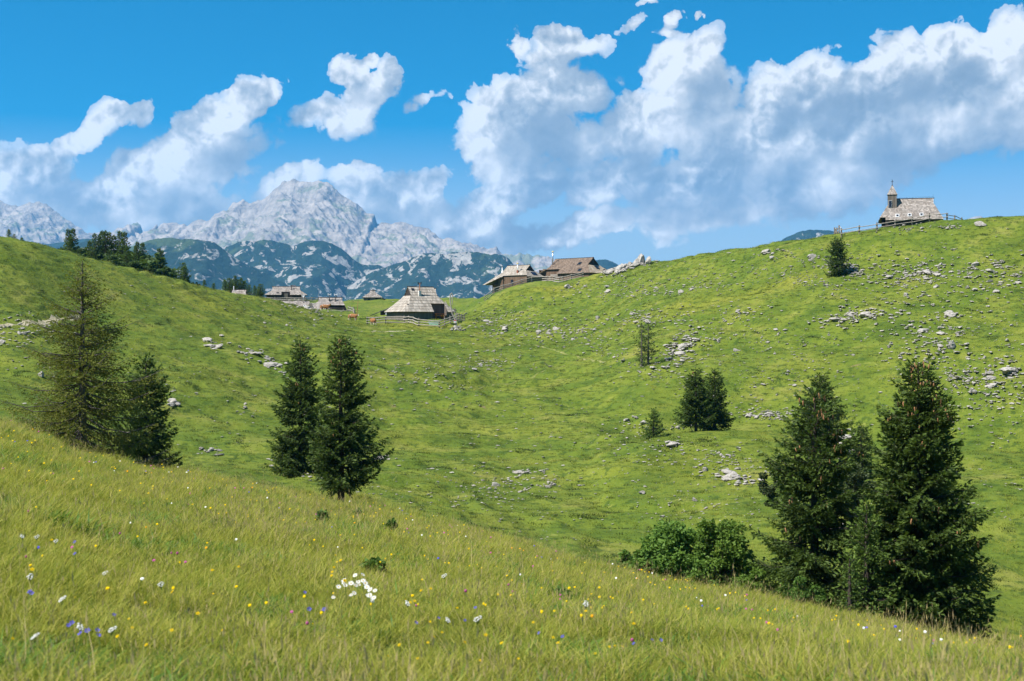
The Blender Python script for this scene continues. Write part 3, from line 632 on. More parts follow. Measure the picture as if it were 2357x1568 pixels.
# ---- main oval hut in the middle of the village
pm = at(966, 241); PMZ = pm.z
mh, on = hut('wooden_hut', 'oval hut with a steep pale stepped roof reaching low, behind the bent rail fence', (pm.x, pm.y+3.5, 3.75), R(27), 5.45, 1.08, 4.4, 2.5, 2.3, 5.9, 5.5, 1.55, 1.5, 'pale', 'grey', n=9,
             notch=(.5, 3.05, 2.75), backn=2.4, rnd=True, inset=.5, wall_down=1.6, ng=5)
skylight(mh, on(-1.75, 4.95, .05), .45, .45, mh['slope'], 0, 'black')
chimney(mh, on(-.9, 3.95, 0), 2.1, .09, 'rust', 'black', (.42, .42, 1.1, 'plaster'), 'h')
wbox('window', mh, (-3.7, -3.03, 2.2), (.22, .25, .42), MF['glass'], rz=R(-38))
br = MB(); br.tube([(3.2, -3.0, 3.0), (4.2, -4.15, .2)], .08, 6); br.build('brace', MW['rail'], mh)
tb = MB(); tb.box((0, 0, .75), (2.0, .75, .06))
for s in (-.65, .65): tb.box((s, 0, .37), (.12, .5, .72)); tb.box((s, 0, .40), (.10, 1.6, .08))
tbl = tb.build('picnic_table', MW['orange']); t2 = MB()
for s in (-.72, .72): t2.box((0, s, .47), (2.0, .28, .06))
t2.build('seat', MW['orange'], tbl); tbl.matrix_world = Matrix.Translation((pm.x, pm.y+3.5, 3.8)) @ Matrix.Rotation(R(27), 4, 'Z') @ Matrix.Translation((1.8, -3.6, 0))
tag(tbl, 'orange varnished picnic table with benches in the recess of the oval hut', 'picnic table')
pa = at(1020, 254)
ah, on = hut('wooden_hut', 'pale hut roof showing behind the right end of the oval hut', (-15.4, pa.y+3, 5.0), R(12), 4.4, 1.2, 2.8, 1.9, 1.6, 3.4, 3.4, 1.2, 1.2, 'pale', 'grey', n=8, rnd=True)
tr = pm
# ---- low hut with two H-cowled flues
p = at(757, 284)
h5, on = hut('wooden_hut', 'low hut with two flue pipes on a grey shingled roof, behind a standing cow', (p.x, p.y+2.5, 5.38), R(8), 3.25, .75, 2.5, 2.35, 2.35, 4.4, 3.2, .75, .75, 'grey', 'dark', n=8,
             notch=(-.95, 9, 1.62), backn=1.9, inset=.35, wall_down=2)
for x in (-.2, 1.05): chimney(h5, on(x, 2.45, -.1), 1.5 if x < 0 else 1.45, .075, 'black', 'white', (.24, .24, .9, 'black'), 'h')
# ---- hut on the left edge of the plateau
p = at(655, 328)
h6, on = hut('wooden_hut', 'long grey roofed hut farthest left on the plateau, roof cut out above its door', (p.x, p.y+2.5, 9.75), R(9), 2.75, .78, 2.6, 3.2, 3.15, 4.95, 4.75, .95, .95, 'grey', 'dark', n=8,
             notch=(-1.1, .85, 1.5), backn=1.7, inset=.4, wall_down=1.5)
wbox('door', h6, (-.05, -1.75, .72), (.85, .08, .85), MW['grey'])
chimney(h6, on(1.15, 2.0, -.1), .95, .10, 'black', 'black', None); chimney(h6, on(1.75, 2.2, -.1), .85, .05, 'black', 'rust', None, 'h')
for x in (-2.1, -1.8): skylight(h6, on(x, 1.2, .05), .2, .35, h6['slope'], 0, 'black')
# ---- shed roof half hidden below it
p = at(690, 296)
h7, on = hut('shed', 'small shed roof with a white skylight below the farthest left hut', (p.x-.6, p.y+1.5, 6.05), R(8), 2.25, .85, 1.7, 3.1, 2.4, 3.4, 2.5, 1.0, 1.3, 'grey', 'grey', n=6, inset=.25, wall_down=2)
skylight(h7, on(1.35, 1.15, .05), .3, .42, h7['slope']); chimney(h7, on(1.1, 1.9, -.1), 1.5, .06, 'steel', 'white', (.22, .22, .5, 'black'), 'h')
# ---- little ruinous hut at the back
p = at(857, 332)
h8, on = hut('wooden_hut', 'little hut with crossed poles on its peaked roof at the back of the village', (p.x, p.y+1.5, 9.0), R(8), 2.7, 1.05, 1.7, .7, .5, 2.5, 2.1, .5, .5, 'grey', 'grey', n=6, inset=.3, wall_down=1.2)
cpz = MB()
for a, b_ in (((-.35, -.2, 2.45), (.15, -.1, 3.05)), ((.3, -.2, 2.3), (-.2, 0, 2.95)), ((.05, -.35, 2.2), (.0, -.1, 3.1))): cpz.tube([a, b_], .05, 5)
cpz.build('roof_pole', MW['post'], h8); wbox('window', h8, (-1.0, -1.42, .62), (.35, .06, .42), MF['glass']); wbox('door', h8, (.75, -1.42, .5), (.5, .06, .95), MW['dark'])
ln = MB(); ln.poly([(1.6, -1.5, 1.25), (3.6, -1.3, .25), (3.6, 1.2, .25), (1.6, 1.2, 1.25)], 0, [(0, 0), (2, 0), (2, 2), (0, 2)]); ln.poly([(1.6, -1.5, 1.17), (1.6, 1.2, 1.17), (3.6, 1.2, .17), (3.6, -1.3, .17)])
ln.poly([(1.6, -1.5, 1.17), (3.6, -1.3, .17), (3.6, -1.3, .25), (1.6, -1.5, 1.25)]); ln.build('lean_to_roof', MS['grey'], h8)
# ---- dark lean-to in front of it
p = at(884, 268); l = thing('lean_to', 'low dark lean-to roof between the little back hut and the oval hut', 'lean-to', (p.x, p.y, p.z), R(5))
lm = MB(); lm.poly([(-2.6, -.7, 0), (.9, -.9, 1.35), (1.4, .9, 1.7), (-2.2, 1.4, .15)], 0); lm.poly([(-2.6, -.7, -.1), (-2.2, 1.4, .05), (1.4, .9, 1.6), (.9, -.9, 1.25)], 0)
lm.poly([(-2.6, -.7, -.1), (.9, -.9, 1.25), (.9, -.9, 1.35), (-2.6, -.7, 0)], 0); lm.build('roof', MF['tarp'], l)
lm = MB(); lm.box((.4, .1, .4), (2.2, 1.3, 1.0)); lm.build('wall', MW['dark'], l); wbox('crate', l, (.75, -.95, .28), (.95, .25, .42), MF['white'])
# ---- two roofs that only peep over the left ridge
p = at(546, 240); zz = (CY-666.5)/F*240
h9, on = hut('wooden_hut', 'hut with only roof strip and white flue peeping over the left ridge', (p.x, p.y+2.2, zz-2.5), R(0), 2.5, .8, 2.2, 1.25, 1.15, 2.8, 2.8, .8, .8, 'grey', 'dark', n=6, wall_down=2)
chimney(h9, on(-.95, 2.2, -.1), .75, .05, 'white', 'white')
p = at(369, 232); zz = (CY-632.5)/F*232
h10, on = hut('shed', 'shed showing only a pale strip of roof before the dark ridge spruces', (p.x, p.y+2, zz-2.3), R(0), 2.3, .8, 2.0, 1.0, 1.0, 2.6, 2.6, .8, .8, 'pale', 'grey', n=6, wall_down=2)

# ---------------------------------------------------------------- fences
def fence(name, label, pts, rails=3, h=1.05, gap=2.2, thick=.06, seed=0, sag=.02, post_r=.075, braces=()):
    rr = random.Random(seed); root = thing(name, label, 'fence', pts[0])
    P = []
    for a, b in zip(pts[:-1], pts[1:]):
        n = max(1, round((b-a).xy.length/gap))
        for k in range(n):
            q = a.lerp(b, k/n); P.append(Vector((q.x, q.y, hz(q.x, q.y))))
    P.append(Vector((pts[-1].x, pts[-1].y, hz(pts[-1].x, pts[-1].y)))); o0 = pts[0]
    for i, q in enumerate(P):
        mb = MB(); t = Vector((rr.uniform(-.05, .05), rr.uniform(-.05, .05), h+rr.uniform(.0, .16))); q = q-o0
        mb.tube([q-Vector((0, 0, .3)), q+t*.5, q+t], [post_r*rr.uniform(.9, 1.2), post_r, post_r*.9], 7); mb.build('post', MW['post'], root)
    for r in range(rails):
        mb = MB(); z = h*(r+.62)/(rails-.0) if rails > 2 else h*(.45, .90)[r]
        for a, b in zip(P[:-1], P[1:]):
            d = (b-a).normalized(); off = Vector((d.y, -d.x, 0))*(post_r+thick*.6); zz = [z+rr.uniform(-.05, .05) for _ in '12']
            A, B = a-o0+off+Vector((0, 0, zz[0]))-d*.12, b-o0+off+Vector((0, 0, zz[1]))+d*.12
            mb.tube([A, (A+B)/2-Vector((0, 0, rr.uniform(0, sag)+.01)), B], thick*rr.uniform(.85, 1.15), 6)
        mb.build('rail', MW['rail'], root)
    return root
G = lambda L, dm: [gpt(u, v, dm) for u, v in L]
D_ = lambda L: [at(u, d) for u, d in L]
fence('rail_fence', 'two-rail wooden fence with round posts running along the front of the chapel', D_([(1937, 200), (2060, 199), (2180, 199)]), 2, 1.1, 2.55, .055, 1, post_r=.11)
fence('rail_fence', 'short fence end turning back into the hill at the left of the chapel enclosure', D_([(1936, 200.5), (1921, 207), (1930, 216)]), 2, 1.1, 2.3, .055, 2, post_r=.10)
fence('rail_fence', 'two-rail fence section to the right of the chapel wall, on the skyline', D_([(2180, 200), (2214, 205)]), 2, 1.0, 2.6, .055, 3, post_r=.10)
fence('rail_fence', 'three-rail fence climbing the slope below the large brown hut', D_([(1116, 268), (1158, 273), (1200, 276), (1248, 278), (1288, 272), (1342, 273)]), 3, 1.15, 2.5, .07, 4)
fence('rail_fence', 'bent three-rail fence enclosing the grass before the oval hut', D_([(845, 234), (930, 234.5), (964, 226), (1011, 225.5), (1036, 232), (1052, 236)]), 3, 1.25, 3.1, .075, 5, post_r=.10)
fence('rail_fence', 'three-rail fence piece right of the oval hut near the bent pole', D_([(1052, 236.5), (1068, 240)]), 3, 1.3, 1.4, .07, 6, post_r=.10)
fence('rail_fence', 'dark fence piece on the skyline behind the oval hut', D_([(1022, 262), (1040, 262)]), 2, 1.2, 2, .07, 7)
fence('rail_fence', 'white weathered three-rail fence before the farthest left hut', D_([(606, 318), (660, 318), (703, 318), (733, 322)]), 3, 1.1, 3, .08, 8)
fence('rail_fence', 'small broken fence right of the low hut with two flues', D_([(802, 282), (812, 279), (817, 274)]), 2, 1.0, 1.6, .06, 9)
fence('rail_fence', 'leaning fence piece left of the low hut with two flues', D_([(712, 280), (717, 286), (735, 290)]), 2, 1.0, 2.2, .06, 10)
fence('rail_fence', 'low rail fence along the front of the low hut with two flues', D_([(762, 277), (790, 277), (812, 278)]), 1, .55, 2.4, .06, 11)
# bent pole with a sign on a heap of stones
def bent_pole():
    b = at(1053, 222.5); root = thing('bent_pole', 'crooked bleached pole with hooked top and red and white sign, in a stone heap', 'pole', b); s = 222.5/F
    P = [(0, -1), (-2, 8), (-4.5, 20), (-6.5, 27), (-12, 38), (-14, 50), (-16, 62), (-17, 76), (-16.5, 86), (-13.5, 90), (-11, 84), (-11.5, 72), (-12.5, 60)]
    mb = MB(); mb.tube([(x*s, .0, z*s*.93) for x, z in P], [.13]*4+[.10]*5+[.09, .08, .07, .05], 7); mb.tube([(-4.5*s, .05, 20*s), (-3*s, .05, 30*s), (-7*s, .1, 48*s), (-2*s, .1, 42*s)], .07, 6)
    mb.build('branch', MW['rail'], root)
    sg = MB(); sg.box((-5.5*s, -.16, 17.5*s), (6*s, .03, 7*s)); so2 = sg.build('sign_board', MF['white'], root)
    t = MB(); t.box((-5.5*s, -.19, 20*s), (5.6*s, .02, 1.5*s)); t.build('red_band', MF['red'], so2); t = MB(); t.box((-5.5*s, -.19, 15*s), (1.6*s, .02, 1.4*s)); t.build('red_dot', MF['red'], so2)
    w = MB(); w.box((-7.5*s, -.02, 41*s), (7.5*s, .08, 2.0*s), ry=R(-12)); w.box((-6.5*s, -.02, 46*s), (7*s, .08, 1.6*s), ry=R(-8)); w.build('board', MW['post'], root)
bent_pole()
q = at(820, 243); sk = MB(); sk.tube([q-Vector((0, 0, .3)), q+Vector((.18, 0, 1.6)), q+Vector((.32, 0, 3.2))], [.06, .055, .04], 6)
tag(sk.build('marker_stake', MF['rust']), 'thin rust-red stake leaning beside the brown cow', 'stake')
q = at(733, 322.5); sk = MB(); sk.tube([q-Vector((0, 0, .3)), q+Vector((0, 0, 3.1))], [.05, .035], 6); sk.tube([q+Vector((-.2, 0, 2.9)), q+Vector((.2, 0, 2.9))], .03, 5)
tag(sk.build('mast', MF['steel']), 'thin grey mast standing at the fence right of the farthest left hut', 'mast')
q = at(998, 229.5); tl_ = MB(); tl_.box(q+Vector((0, 0, .22)), (1.5, .7, .4)); tl_.box(q+Vector((0, 0, .45)), (1.7, .8, .06)); tag(tl_.build('trough', MF['mint']), 'mint green trough in the grass behind the bent rail fence', 'trough')
# ---------------------------------------------------------------- trees
def leaf_mat(name, a, b, tip, trans=.25, sat=0):
    """a, b: older and younger leaves; tip: fresh growth (attribute 'tip')"""
    m, T = mat(name); ri = T.n('ShaderNodeNewGeometry').outputs['Random Per Island']; tp = T.n('ShaderNodeAttribute', attribute_name='tip').outputs['Fac']
    c_ = T.mix(ri, rgb(*a), rgb(*b)); c_ = T.mix(T.m('MULTIPLY', T.m('POWER', tp, 2.0), .8), c_, rgb(*tip))
    d = T.n('ShaderNodeBsdfPrincipled'); T.put(d.inputs['Base Color'], c_); d.inputs['Roughness'].default_value = .65; d.inputs['Specular IOR Level'].default_value = .25
    t = T.n('ShaderNodeBsdfTranslucent'); T.put(t.inputs[0], T.mix(.5, c_, rgb(.13, .20, .02)))
    mx = T.n('ShaderNodeMixShader'); mx.inputs[0].default_value = trans; T.nt.links.new(d.outputs[0], mx.inputs[1]); T.nt.links.new(t.outputs[0], mx.inputs[2])
    o = T.n('ShaderNodeOutputMaterial'); T.nt.links.new(mx.outputs[0], o.inputs[0]); return m
def bark_mat(name, a, b):
    m, T = mat(name); pos = T.n('ShaderNodeTexCoord').outputs['Object']; n = T.noise(T.map(pos, sc=(6, 6, 1.6)), 1.5, 6, .7)
    return finish(m, T, ramp(T, n, [(.3, a), (.7, b)]), .95, n, .8, .04, .1)
ML = dict(spruce=leaf_mat('spruce_needles', (.021, .040, .009), (.050, .084, .015), (.115, .175, .026), .25),
          larch=leaf_mat('larch_needles', (.085, .085, .015), (.175, .18, .03), (.25, .26, .04), .42),
          larch2=leaf_mat('young_larch_needles', (.040, .070, .014), (.085, .125, .022), (.12, .15, .03), .3),
          young=leaf_mat('young_spruce_needles', (.036, .076, .016), (.082, .145, .026), (.15, .22, .035), .28),
          maple=leaf_mat('maple_leaves', (.055, .13, .022), (.14, .26, .042), (.21, .34, .06), .45),
          rowan=leaf_mat('rowan_leaves', (.065, .135, .016), (.14, .24, .034), (.20, .30, .05), .45),
          pine=leaf_mat('dwarf_pine_needles', (.022, .038, .012), (.048, .068, .020), (.075, .095, .028), .12),
          bush=leaf_mat('forest_leaves', (.018, .045, .012), (.050, .095, .022), (.075, .125, .025), .3),
          herb=leaf_mat('herb_leaves', (.035, .095, .014), (.085, .165, .025), (.12, .2, .03), .35))
MBK = dict(dark=bark_mat('spruce_bark', (.035, .028, .022), (.085, .068, .055)), larch=bark_mat('larch_bark', (.060, .050, .042), (.19, .165, .14)), cone=flat_mat('cone_scales', (.30, .155, .070), .7, spec=.2), grey=bark_mat('shrub_bark', (.06, .055, .04), (.14, .12, .09)))
# sprig templates: quads (base, side, tip, side) in units of the sprig length, along +x
def sprig(n, wid, fan, rs):
    Q = []
    for k in range(n):
        an = 0 if k == 0 else rs.uniform(-fan, fan); ro = rs.uniform(0, math.pi); L = 1 if k == 0 else rs.uniform(.5, .85); b = 0 if k == 0 else rs.uniform(.05, .4)
        d = np.array([math.cos(an), math.sin(an)*math.cos(ro*2), math.sin(an)*math.sin(ro*2)]); s = np.cross(d, [math.cos(ro), .3, math.sin(ro)]); s /= np.linalg.norm(s)
        o = np.array([b, 0, 0]); Q.append([o, o+d*L*.45+s*wid, o+d*L, o+d*L*.45-s*wid])
    return np.array(Q)
def place_sprigs(P, Dv, L, tpl, tip, rs):
    """one template per point: P positions, Dv directions, L lengths -> verts, faces, tip attribute"""
    P = np.asarray(P); Dv = np.asarray(Dv, float); Dv = Dv/np.linalg.norm(Dv, axis=1, keepdims=True); L = np.asarray(L)[:, None, None, None]
    r = rs.normal(size=Dv.shape); S = np.cross(Dv, r); S /= np.linalg.norm(S, axis=1, keepdims=True); U = np.cross(Dv, S)
    B = np.stack([Dv, S, U], 1); ti = rs.randint(0, len(tpl), len(P)); TP = np.stack(tpl)[ti]           # (N, q, 4, 3)
    V = P[:, None, None, :] + np.einsum('nqvk,nkc->nqvc', TP*L, B)
    n = V.shape[0]*V.shape[1]; V = V.reshape(-1, 3); return V, np.arange(n*4).reshape(n, 4), np.repeat(np.asarray(tip), TP.shape[1]*4)
def tube_np(paths):
    """three or five sided tapered tubes; paths: list of (points, radii, sides)"""
    VV, FF = [], []; o = 0
    for pts, rad, k in paths:
        pts = np.asarray(pts, float); n = len(pts); t = np.gradient(pts, axis=0); t /= np.linalg.norm(t, axis=1, keepdims=True)+1e-9
        a = np.cross(t, [.31, .95, .1]); a /= np.linalg.norm(a, axis=1, keepdims=True)+1e-9; b = np.cross(t, a); an = np.arange(k)*2*np.pi/k
        V = pts[:, None] + (a[:, None]*np.cos(an)[None, :, None] + b[:, None]*np.sin(an)[None, :, None])*np.asarray(rad)[:, None, None]
        VV.append(V.reshape(-1, 3)); i = (np.arange(n-1)[:, None]*k+np.arange(k)[None]); j = (np.arange(n-1)[:, None]*k+(np.arange(k)+1) % k)
        FF.append(np.stack([i, j, j+k, i+k], -1).reshape(-1, 4)+o); o += n*k
    return np.vstack(VV), np.vstack(FF)
def conifer_meshes(H, Rd, seed, kind='spruce', clear=.04, whorl=.26, per=6, shape=.75, droop=-.25, up=.55, twig=.115, sl=.19, lean=0, thin=0, lump=.25, q=4, wid=.13, gaps=0, side=None, tsp=.062, botfac=.9):
    rs = np.random.RandomState(seed); P, Dv, L, TI, cones = [], [], [], [], []; wood = []
    tr = H*.016+.05; zs = np.linspace(-.4, H, 12); lx = lean*np.clip(zs/H, 0, 1)**1.5*H; wob = np.cumsum(rs.normal(0, .012*H/10, 12)); wob -= wob[1]
    tx = lambda z: np.interp(z, zs, lx+wob); wood.append((np.stack([lx+wob, wob*.5, zs], 1), tr*(1-np.clip(zs/H, 0, 1))**.8+.012, 8))
    z = H*clear; lobes = rs.uniform(0, 2*np.pi, 5)
    while z < H*.985:
        h = z/H; base = Rd*(1-h)**shape*(min(1, botfac+(h-clear)*3) if h < .2 else 1); n = max(3, int(per*(.75+.5*rs.rand())*(1 if h < .85 else .7)))
        a0 = rs.uniform(0, 2*np.pi)
        for k in range(n):
            if rs.rand() < gaps: continue
            az = a0+2*np.pi*k/n+rs.normal(0, .25); L0 = base*(1+lump*rs.normal()+.16*np.cos(2*az+lobes[int(h*4.99)])+.12*np.sin(3*az+7*h)); L0 = np.clip(L0, .10, Rd*1.12)
            if side: L0 *= 1+side[1]*np.cos(az-side[0])
            el0 = up*(h**1.3)*1.3+droop*(1-h)+rs.normal(0, .08); z0 = z+rs.uniform(-.5, .5)*whorl
            s = np.linspace(0, 1, 7); ho = np.array([np.cos(az), np.sin(az), 0]); rise = np.tan(el0)*s*L0 - .14*L0*np.sin(np.pi*s)*(1-h) + .12*L0*s**3*(1-h)
            pts = np.array([tx(z0), 0, z0])+ho*(s*L0)[:, None]; pts[:, 2] += rise; pts[:, :2] += np.cumsum(rs.normal(0, .012*L0, (7, 2)), 0)
            wood.append((pts[[0, 2, 4, 6]], np.array([1, .7, .4, .12])*(.010+.012*L0), 3))
            ds = twig/max(L0, .2); m = max(2, int((1-.12)/ds)); ss = np.linspace(.12 if h > .25 else .2, 1, m); pp = np.stack([np.interp(ss, s, pts[:, c]) for c in range(3)], 1)
            tan = np.gradient(pp, axis=0); tan /= np.linalg.norm(tan, axis=1, keepdims=True)+1e-9; sd = np.cross(tan, [0, 0, 1])
            for i in range(m):
                if thin and rs.rand() < thin: continue
                tl = (.10+.40*L0*(1-ss[i])**.8*min(1, .35+ss[i]*2.2))*rs.uniform(.7, 1.25)
                for sg in (-1, 1):
                    d = tan[i]*.55+sd[i]*sg*.85+np.array([0, 0, -.28-.25*(1-h)+rs.normal(0, .12)]); d /= np.linalg.norm(d); nn = max(1, int(tl/tsp))
                    for j in range(nn):
                        f = (j+.5)/nn; P.append(pp[i]+d*tl*f+np.array([0, 0, -.10*tl*f*f])); dd = d+tan[i]*.35+rs.normal(0, .30, 3); Dv.append(dd); L.append(sl*rs.uniform(.7, 1.2)); TI.append(min(1, .55*f+.45*ss[i]))
            P.append(pts[-1]); Dv.append(tan[-1]); L.append(sl*1.3); TI.append(1.)
            if h > .16: cones.append((pts[-1]*.35+pp[int(m*.72)]*.65, h))
        z += whorl*(1-.45*h)*rs.uniform(.85, 1.15)
    for j in range(5): P.append([tx(H), 0, H-.1*j]); Dv.append([rs.normal(0, .3), rs.normal(0, .3), 1.]); L.append(sl*1.2); TI.append(1.)
    tpl = [sprig(q, wid, .75, rs) for _ in range(6)]
    V, Fq, tip = place_sprigs(P, Dv, L, tpl, TI, rs)
    cm = mesh_np('crown', V, [Fq], [ML[kind]]); attr(cm, 'tip', tip)
    wv, wf = tube_np(wood); tm = mesh_np('trunk', wv, [wf], [MBK['larch' if 'larch' in kind else 'dark']], True)
    return cm, tm, cones
def cone_mesh(L):
    mb = MB(); mb.tube([(0, 0, 0), (0, 0, -.2*L), (0, 0, -.55*L), (.01, 0, -.85*L), (.01, 0, -L)], [.010, .12*L, .14*L, .10*L, .02*L], 6); o = mb.build('cone', MBK['cone'], None, True); me = o.data; bpy.data.objects.remove(o); return me
CONE = cone_mesh(.15)
def conifer(name, label, cat, u, depth, vtop, width, seed, ncone=0, group=None, z0=None, **kw):
    """stands at picture column u and the given depth; height and spread follow from the rows and columns it spans"""
    p = at(u, depth); top = (CY-vtop)/F*depth; H = top-p.z+.05; Rd = width/2/F*depth*1.14
    cm, tm, cones = conifer_meshes(H, Rd, seed, **kw)
    t = thing(name, label, cat, p, 0, group); link('trunk', tm, t); link('crown', cm, t)
    if ncone:
        rs = random.Random(seed); cand = [c_ for c_ in cones if c_[0][1] < c_[0][0]*.0+.35 and c_[1] > .2]; rs.shuffle(cand); cand.sort(key=lambda c_: -(c_[1]*.5+rs.random()*.8)); k = 0
        for q, h in cand:
            for _ in range(rs.choice((1, 2, 3))):
                if k >= ncone: break
                o = link('cone', CONE, t, Vector(q)+Vector((rs.uniform(-.13, .13), rs.uniform(-.25, -.02), rs.uniform(-.10, .02)))); o.rotation_euler = (rs.uniform(-.25, .25), rs.uniform(-.25, .25), 0); o.scale = [rs.uniform(.8, 1.2)]*3; k += 1
    return t
SP = dict(kind='spruce')
conifer('spruce_tree', 'tallest dark spruce at the right, full of hanging brown cones', 'spruce', 2118, 42.5, 838, 300, 11, 98, twig=.085, per=8, shape=.66, lump=.15, whorl=.25, sl=.17)
conifer('spruce_tree', 'tall dark spruce with cones left of the tallest one, ragged below', 'spruce', 1876, 43.5, 912, 232, 12, 70, twig=.085, per=7, shape=.55, lump=.34, whorl=.27, gaps=.10, sl=.17)
conifer('spruce_tree', 'dark spruce whose tip shows behind the tall ragged spruce with cones', 'spruce', 1886, 100, 865, 130, 13, twig=.095, per=7, shape=.7, whorl=.3)
conifer('spruce_tree', 'dark spruce standing close behind the right flank of the tallest spruce', 'spruce', 2158, 47, 945, 150, 14, twig=.095, per=7, shape=.7, whorl=.32)
conifer('young_spruce', 'small rounded dark spruce between the two tall spruces, higher up the slope', 'spruce', 1983, gpt(1983, 1095, 62).y, 987, 62, 15, twig=.095, per=7, shape=.45, whorl=.28, up=.7)
conifer('young_spruce', 'slender light green young spruce between the two tall cone-bearing spruces', 'spruce', 1996, 41.5, 1165, 150, 16, kind='young', twig=.10, per=7, shape=.85, whorl=.26, thin=0, up=.8, sl=.16)
conifer('young_spruce', 'low bushy young spruce at the foot of the slender light green one', 'spruce', 1955, 40.8, 1290, 105, 17, kind='young', twig=.11, per=6, shape=.8, whorl=.3, thin=.1, up=.8, sl=.15)
conifer('spruce_tree', 'dark spruce on a bare leaning trunk, nearest of the pair in the meadow centre', 'spruce', 785, 69, 783, 150, 21, 45, twig=.09, per=7, shape=.62, lump=.26, clear=.17, whorl=.30, sl=.19, droop=-.06, side=(0, .16), gaps=.06)
conifer('spruce_tree', 'dark spruce behind and left of the one on the bare leaning trunk', 'spruce', 692, 84, 790, 118, 22, 12, twig=.095, per=7, shape=.60, lump=.25, clear=.09, whorl=.32, sl=.20)
conifer('larch_tree', 'broad olive brown larch with thin see-through branches at the far left', 'larch', 190, 57.5, 603, 345, 31, kind='larch', twig=.15, per=7, shape=.78, lump=.22, clear=.01, whorl=.25, droop=-.26, up=.45, thin=.10, sl=.112, q=4, wid=.15, gaps=.12, botfac=1, tsp=.08)
conifer('spruce_tree', 'dark spruce half hidden behind the right side of the olive brown larch', 'spruce', 334, 65, 830, 116, 32, twig=.095, per=7, shape=.50, lump=.3, whorl=.3)
conifer('spruce_tree', 'dark spruce with a bare trunk foot, left of the pair on the mound', 'spruce', 1602, 114, 855, 84, 41, 10, twig=.11, per=7, shape=.62, clear=.20, lump=.22, whorl=.34, sl=.22)
conifer('spruce_tree', 'dark spruce branched down to the grass, right of the pair on the mound', 'spruce', 1645, 116, 858, 80, 42, 6, twig=.11, per=7, shape=.62, clear=.02, lump=.25, whorl=.34, sl=.22)
conifer('young_spruce', 'small solitary spruce left of the pair on the green mound', 'spruce', 1505, 113, 946, 52, 43, kind='young', twig=.11, per=8, shape=.8, clear=.02, whorl=.3, sl=.19)
conifer('larch_tree', 'thin sparse little larch on the stony hillside, left stem of two', 'larch', 1477, 156, 748, 30, 51, kind='larch2', twig=.18, per=5, shape=.35, clear=.10, whorl=.34, thin=.2, sl=.20, gaps=.2, lump=.4)
conifer('larch_tree', 'thin sparse little larch on the stony hillside, right stem of two', 'larch', 1492, 157, 746, 40, 52, kind='larch2', twig=.18, per=5, shape=.30, clear=.16, whorl=.34, thin=.2, sl=.20, gaps=.2, lump=.4)
conifer('spruce_tree', 'small rounded spruce alone on the hillside below the chapel fence', 'spruce', 1928, 181, 551, 46, 53, twig=.13, per=8, shape=.45, clear=.08, whorl=.36, sl=.24)
# ---- the wood on the left ridge: four spruce and three leafy shapes, copied
def forest_kinds():
    out = {}
    for k, (H, Rd, sd_, kw) in enumerate(((9, 1.75, 61, {}), (8.2, 1.5, 62, {}), (7, 1.7, 63, dict(shape=.6)), (6, 1.5, 64, dict(kind='young')))):
        a = dict(twig=.20, per=7, shape=.95, whorl=.40, sl=.34, wid=.13, q=4, lump=.22, tsp=.14); a.update(kw); cm, tm, _ = conifer_meshes(H, Rd, sd_, **a); out['s%d' % k] = (cm, tm, H)
    return out
def leafy(Rx, Rz, seed, kind, n=2600, clumps=26, leaf=.22, stems=5, H=None):
    """a leafy crown of many small blades gathered in clumps on thin stems"""
    rs = np.random.RandomState(seed); P, Dv, TI, wood = [], [], [], []; H = H or Rz*2
    for k in range(clumps):
        d = rs.normal(size=3); d /= np.linalg.norm(d); r = rs.rand()**.45; c_ = np.array([d[0]*Rx*r, d[1]*Rx*r, H-Rz+d[2]*Rz*r]); rr = Rx*rs.uniform(.20, .36)
        c_[2] = max(c_[2], .15*H*rs.rand()+.08)
        m = n//clumps; q = rs.normal(size=(m, 3)); q /= np.linalg.norm(q, axis=1, keepdims=True); q *= (rs.rand(m, 1)**.4)*rr*np.array([1, 1, .75]); P.append(c_+q)
        dv = q*.8/rr+rs.normal(0, .55, (m, 3)); dv[:, 2] = dv[:, 2]*.5-.15; Dv.append(dv); TI.append(np.clip(.5+.5*q[:, 2]/rr, 0, 1))  # tip value rises towards the top of each clump
        b = np.array([rs.normal(0, .06*Rx), rs.normal(0, .06*Rx), 0]); mid = b*.4+c_*.5+rs.normal(0, .05*Rx, 3); mid[2] = c_[2]*.55
        wood.append((np.array([b-[0, 0, .2], mid, c_]), np.array([.022, .015, .006])*H/2.0, 4))
    P = np.vstack(P); Dv = np.vstack(Dv)+1e-3; TI = np.concatenate(TI); P[:, 2] = np.maximum(P[:, 2], .03)
    V, Fq, tip = place_sprigs(P, Dv, leaf*rs.uniform(.6, 1.2, len(P)), [sprig(2, .30, 1.1, rs) for _ in range(5)], TI, rs)
    cm = mesh_np('crown', V, [Fq], [ML[kind]]); attr(cm, 'tip', tip); wv, wf = tube_np(wood); return cm, mesh_np('trunk', wv, [wf], [MBK['grey']], True), H
FK = forest_kinds()
for k, (rx, rz, sd_) in enumerate(((1.6, 1.6, 71), (1.4, 2.0, 72), (1.9, 1.3, 73))): FK['b%d' % k] = leafy(rx, rz, sd_, 'bush', 1500, 22, .42, H=rz*1.9)
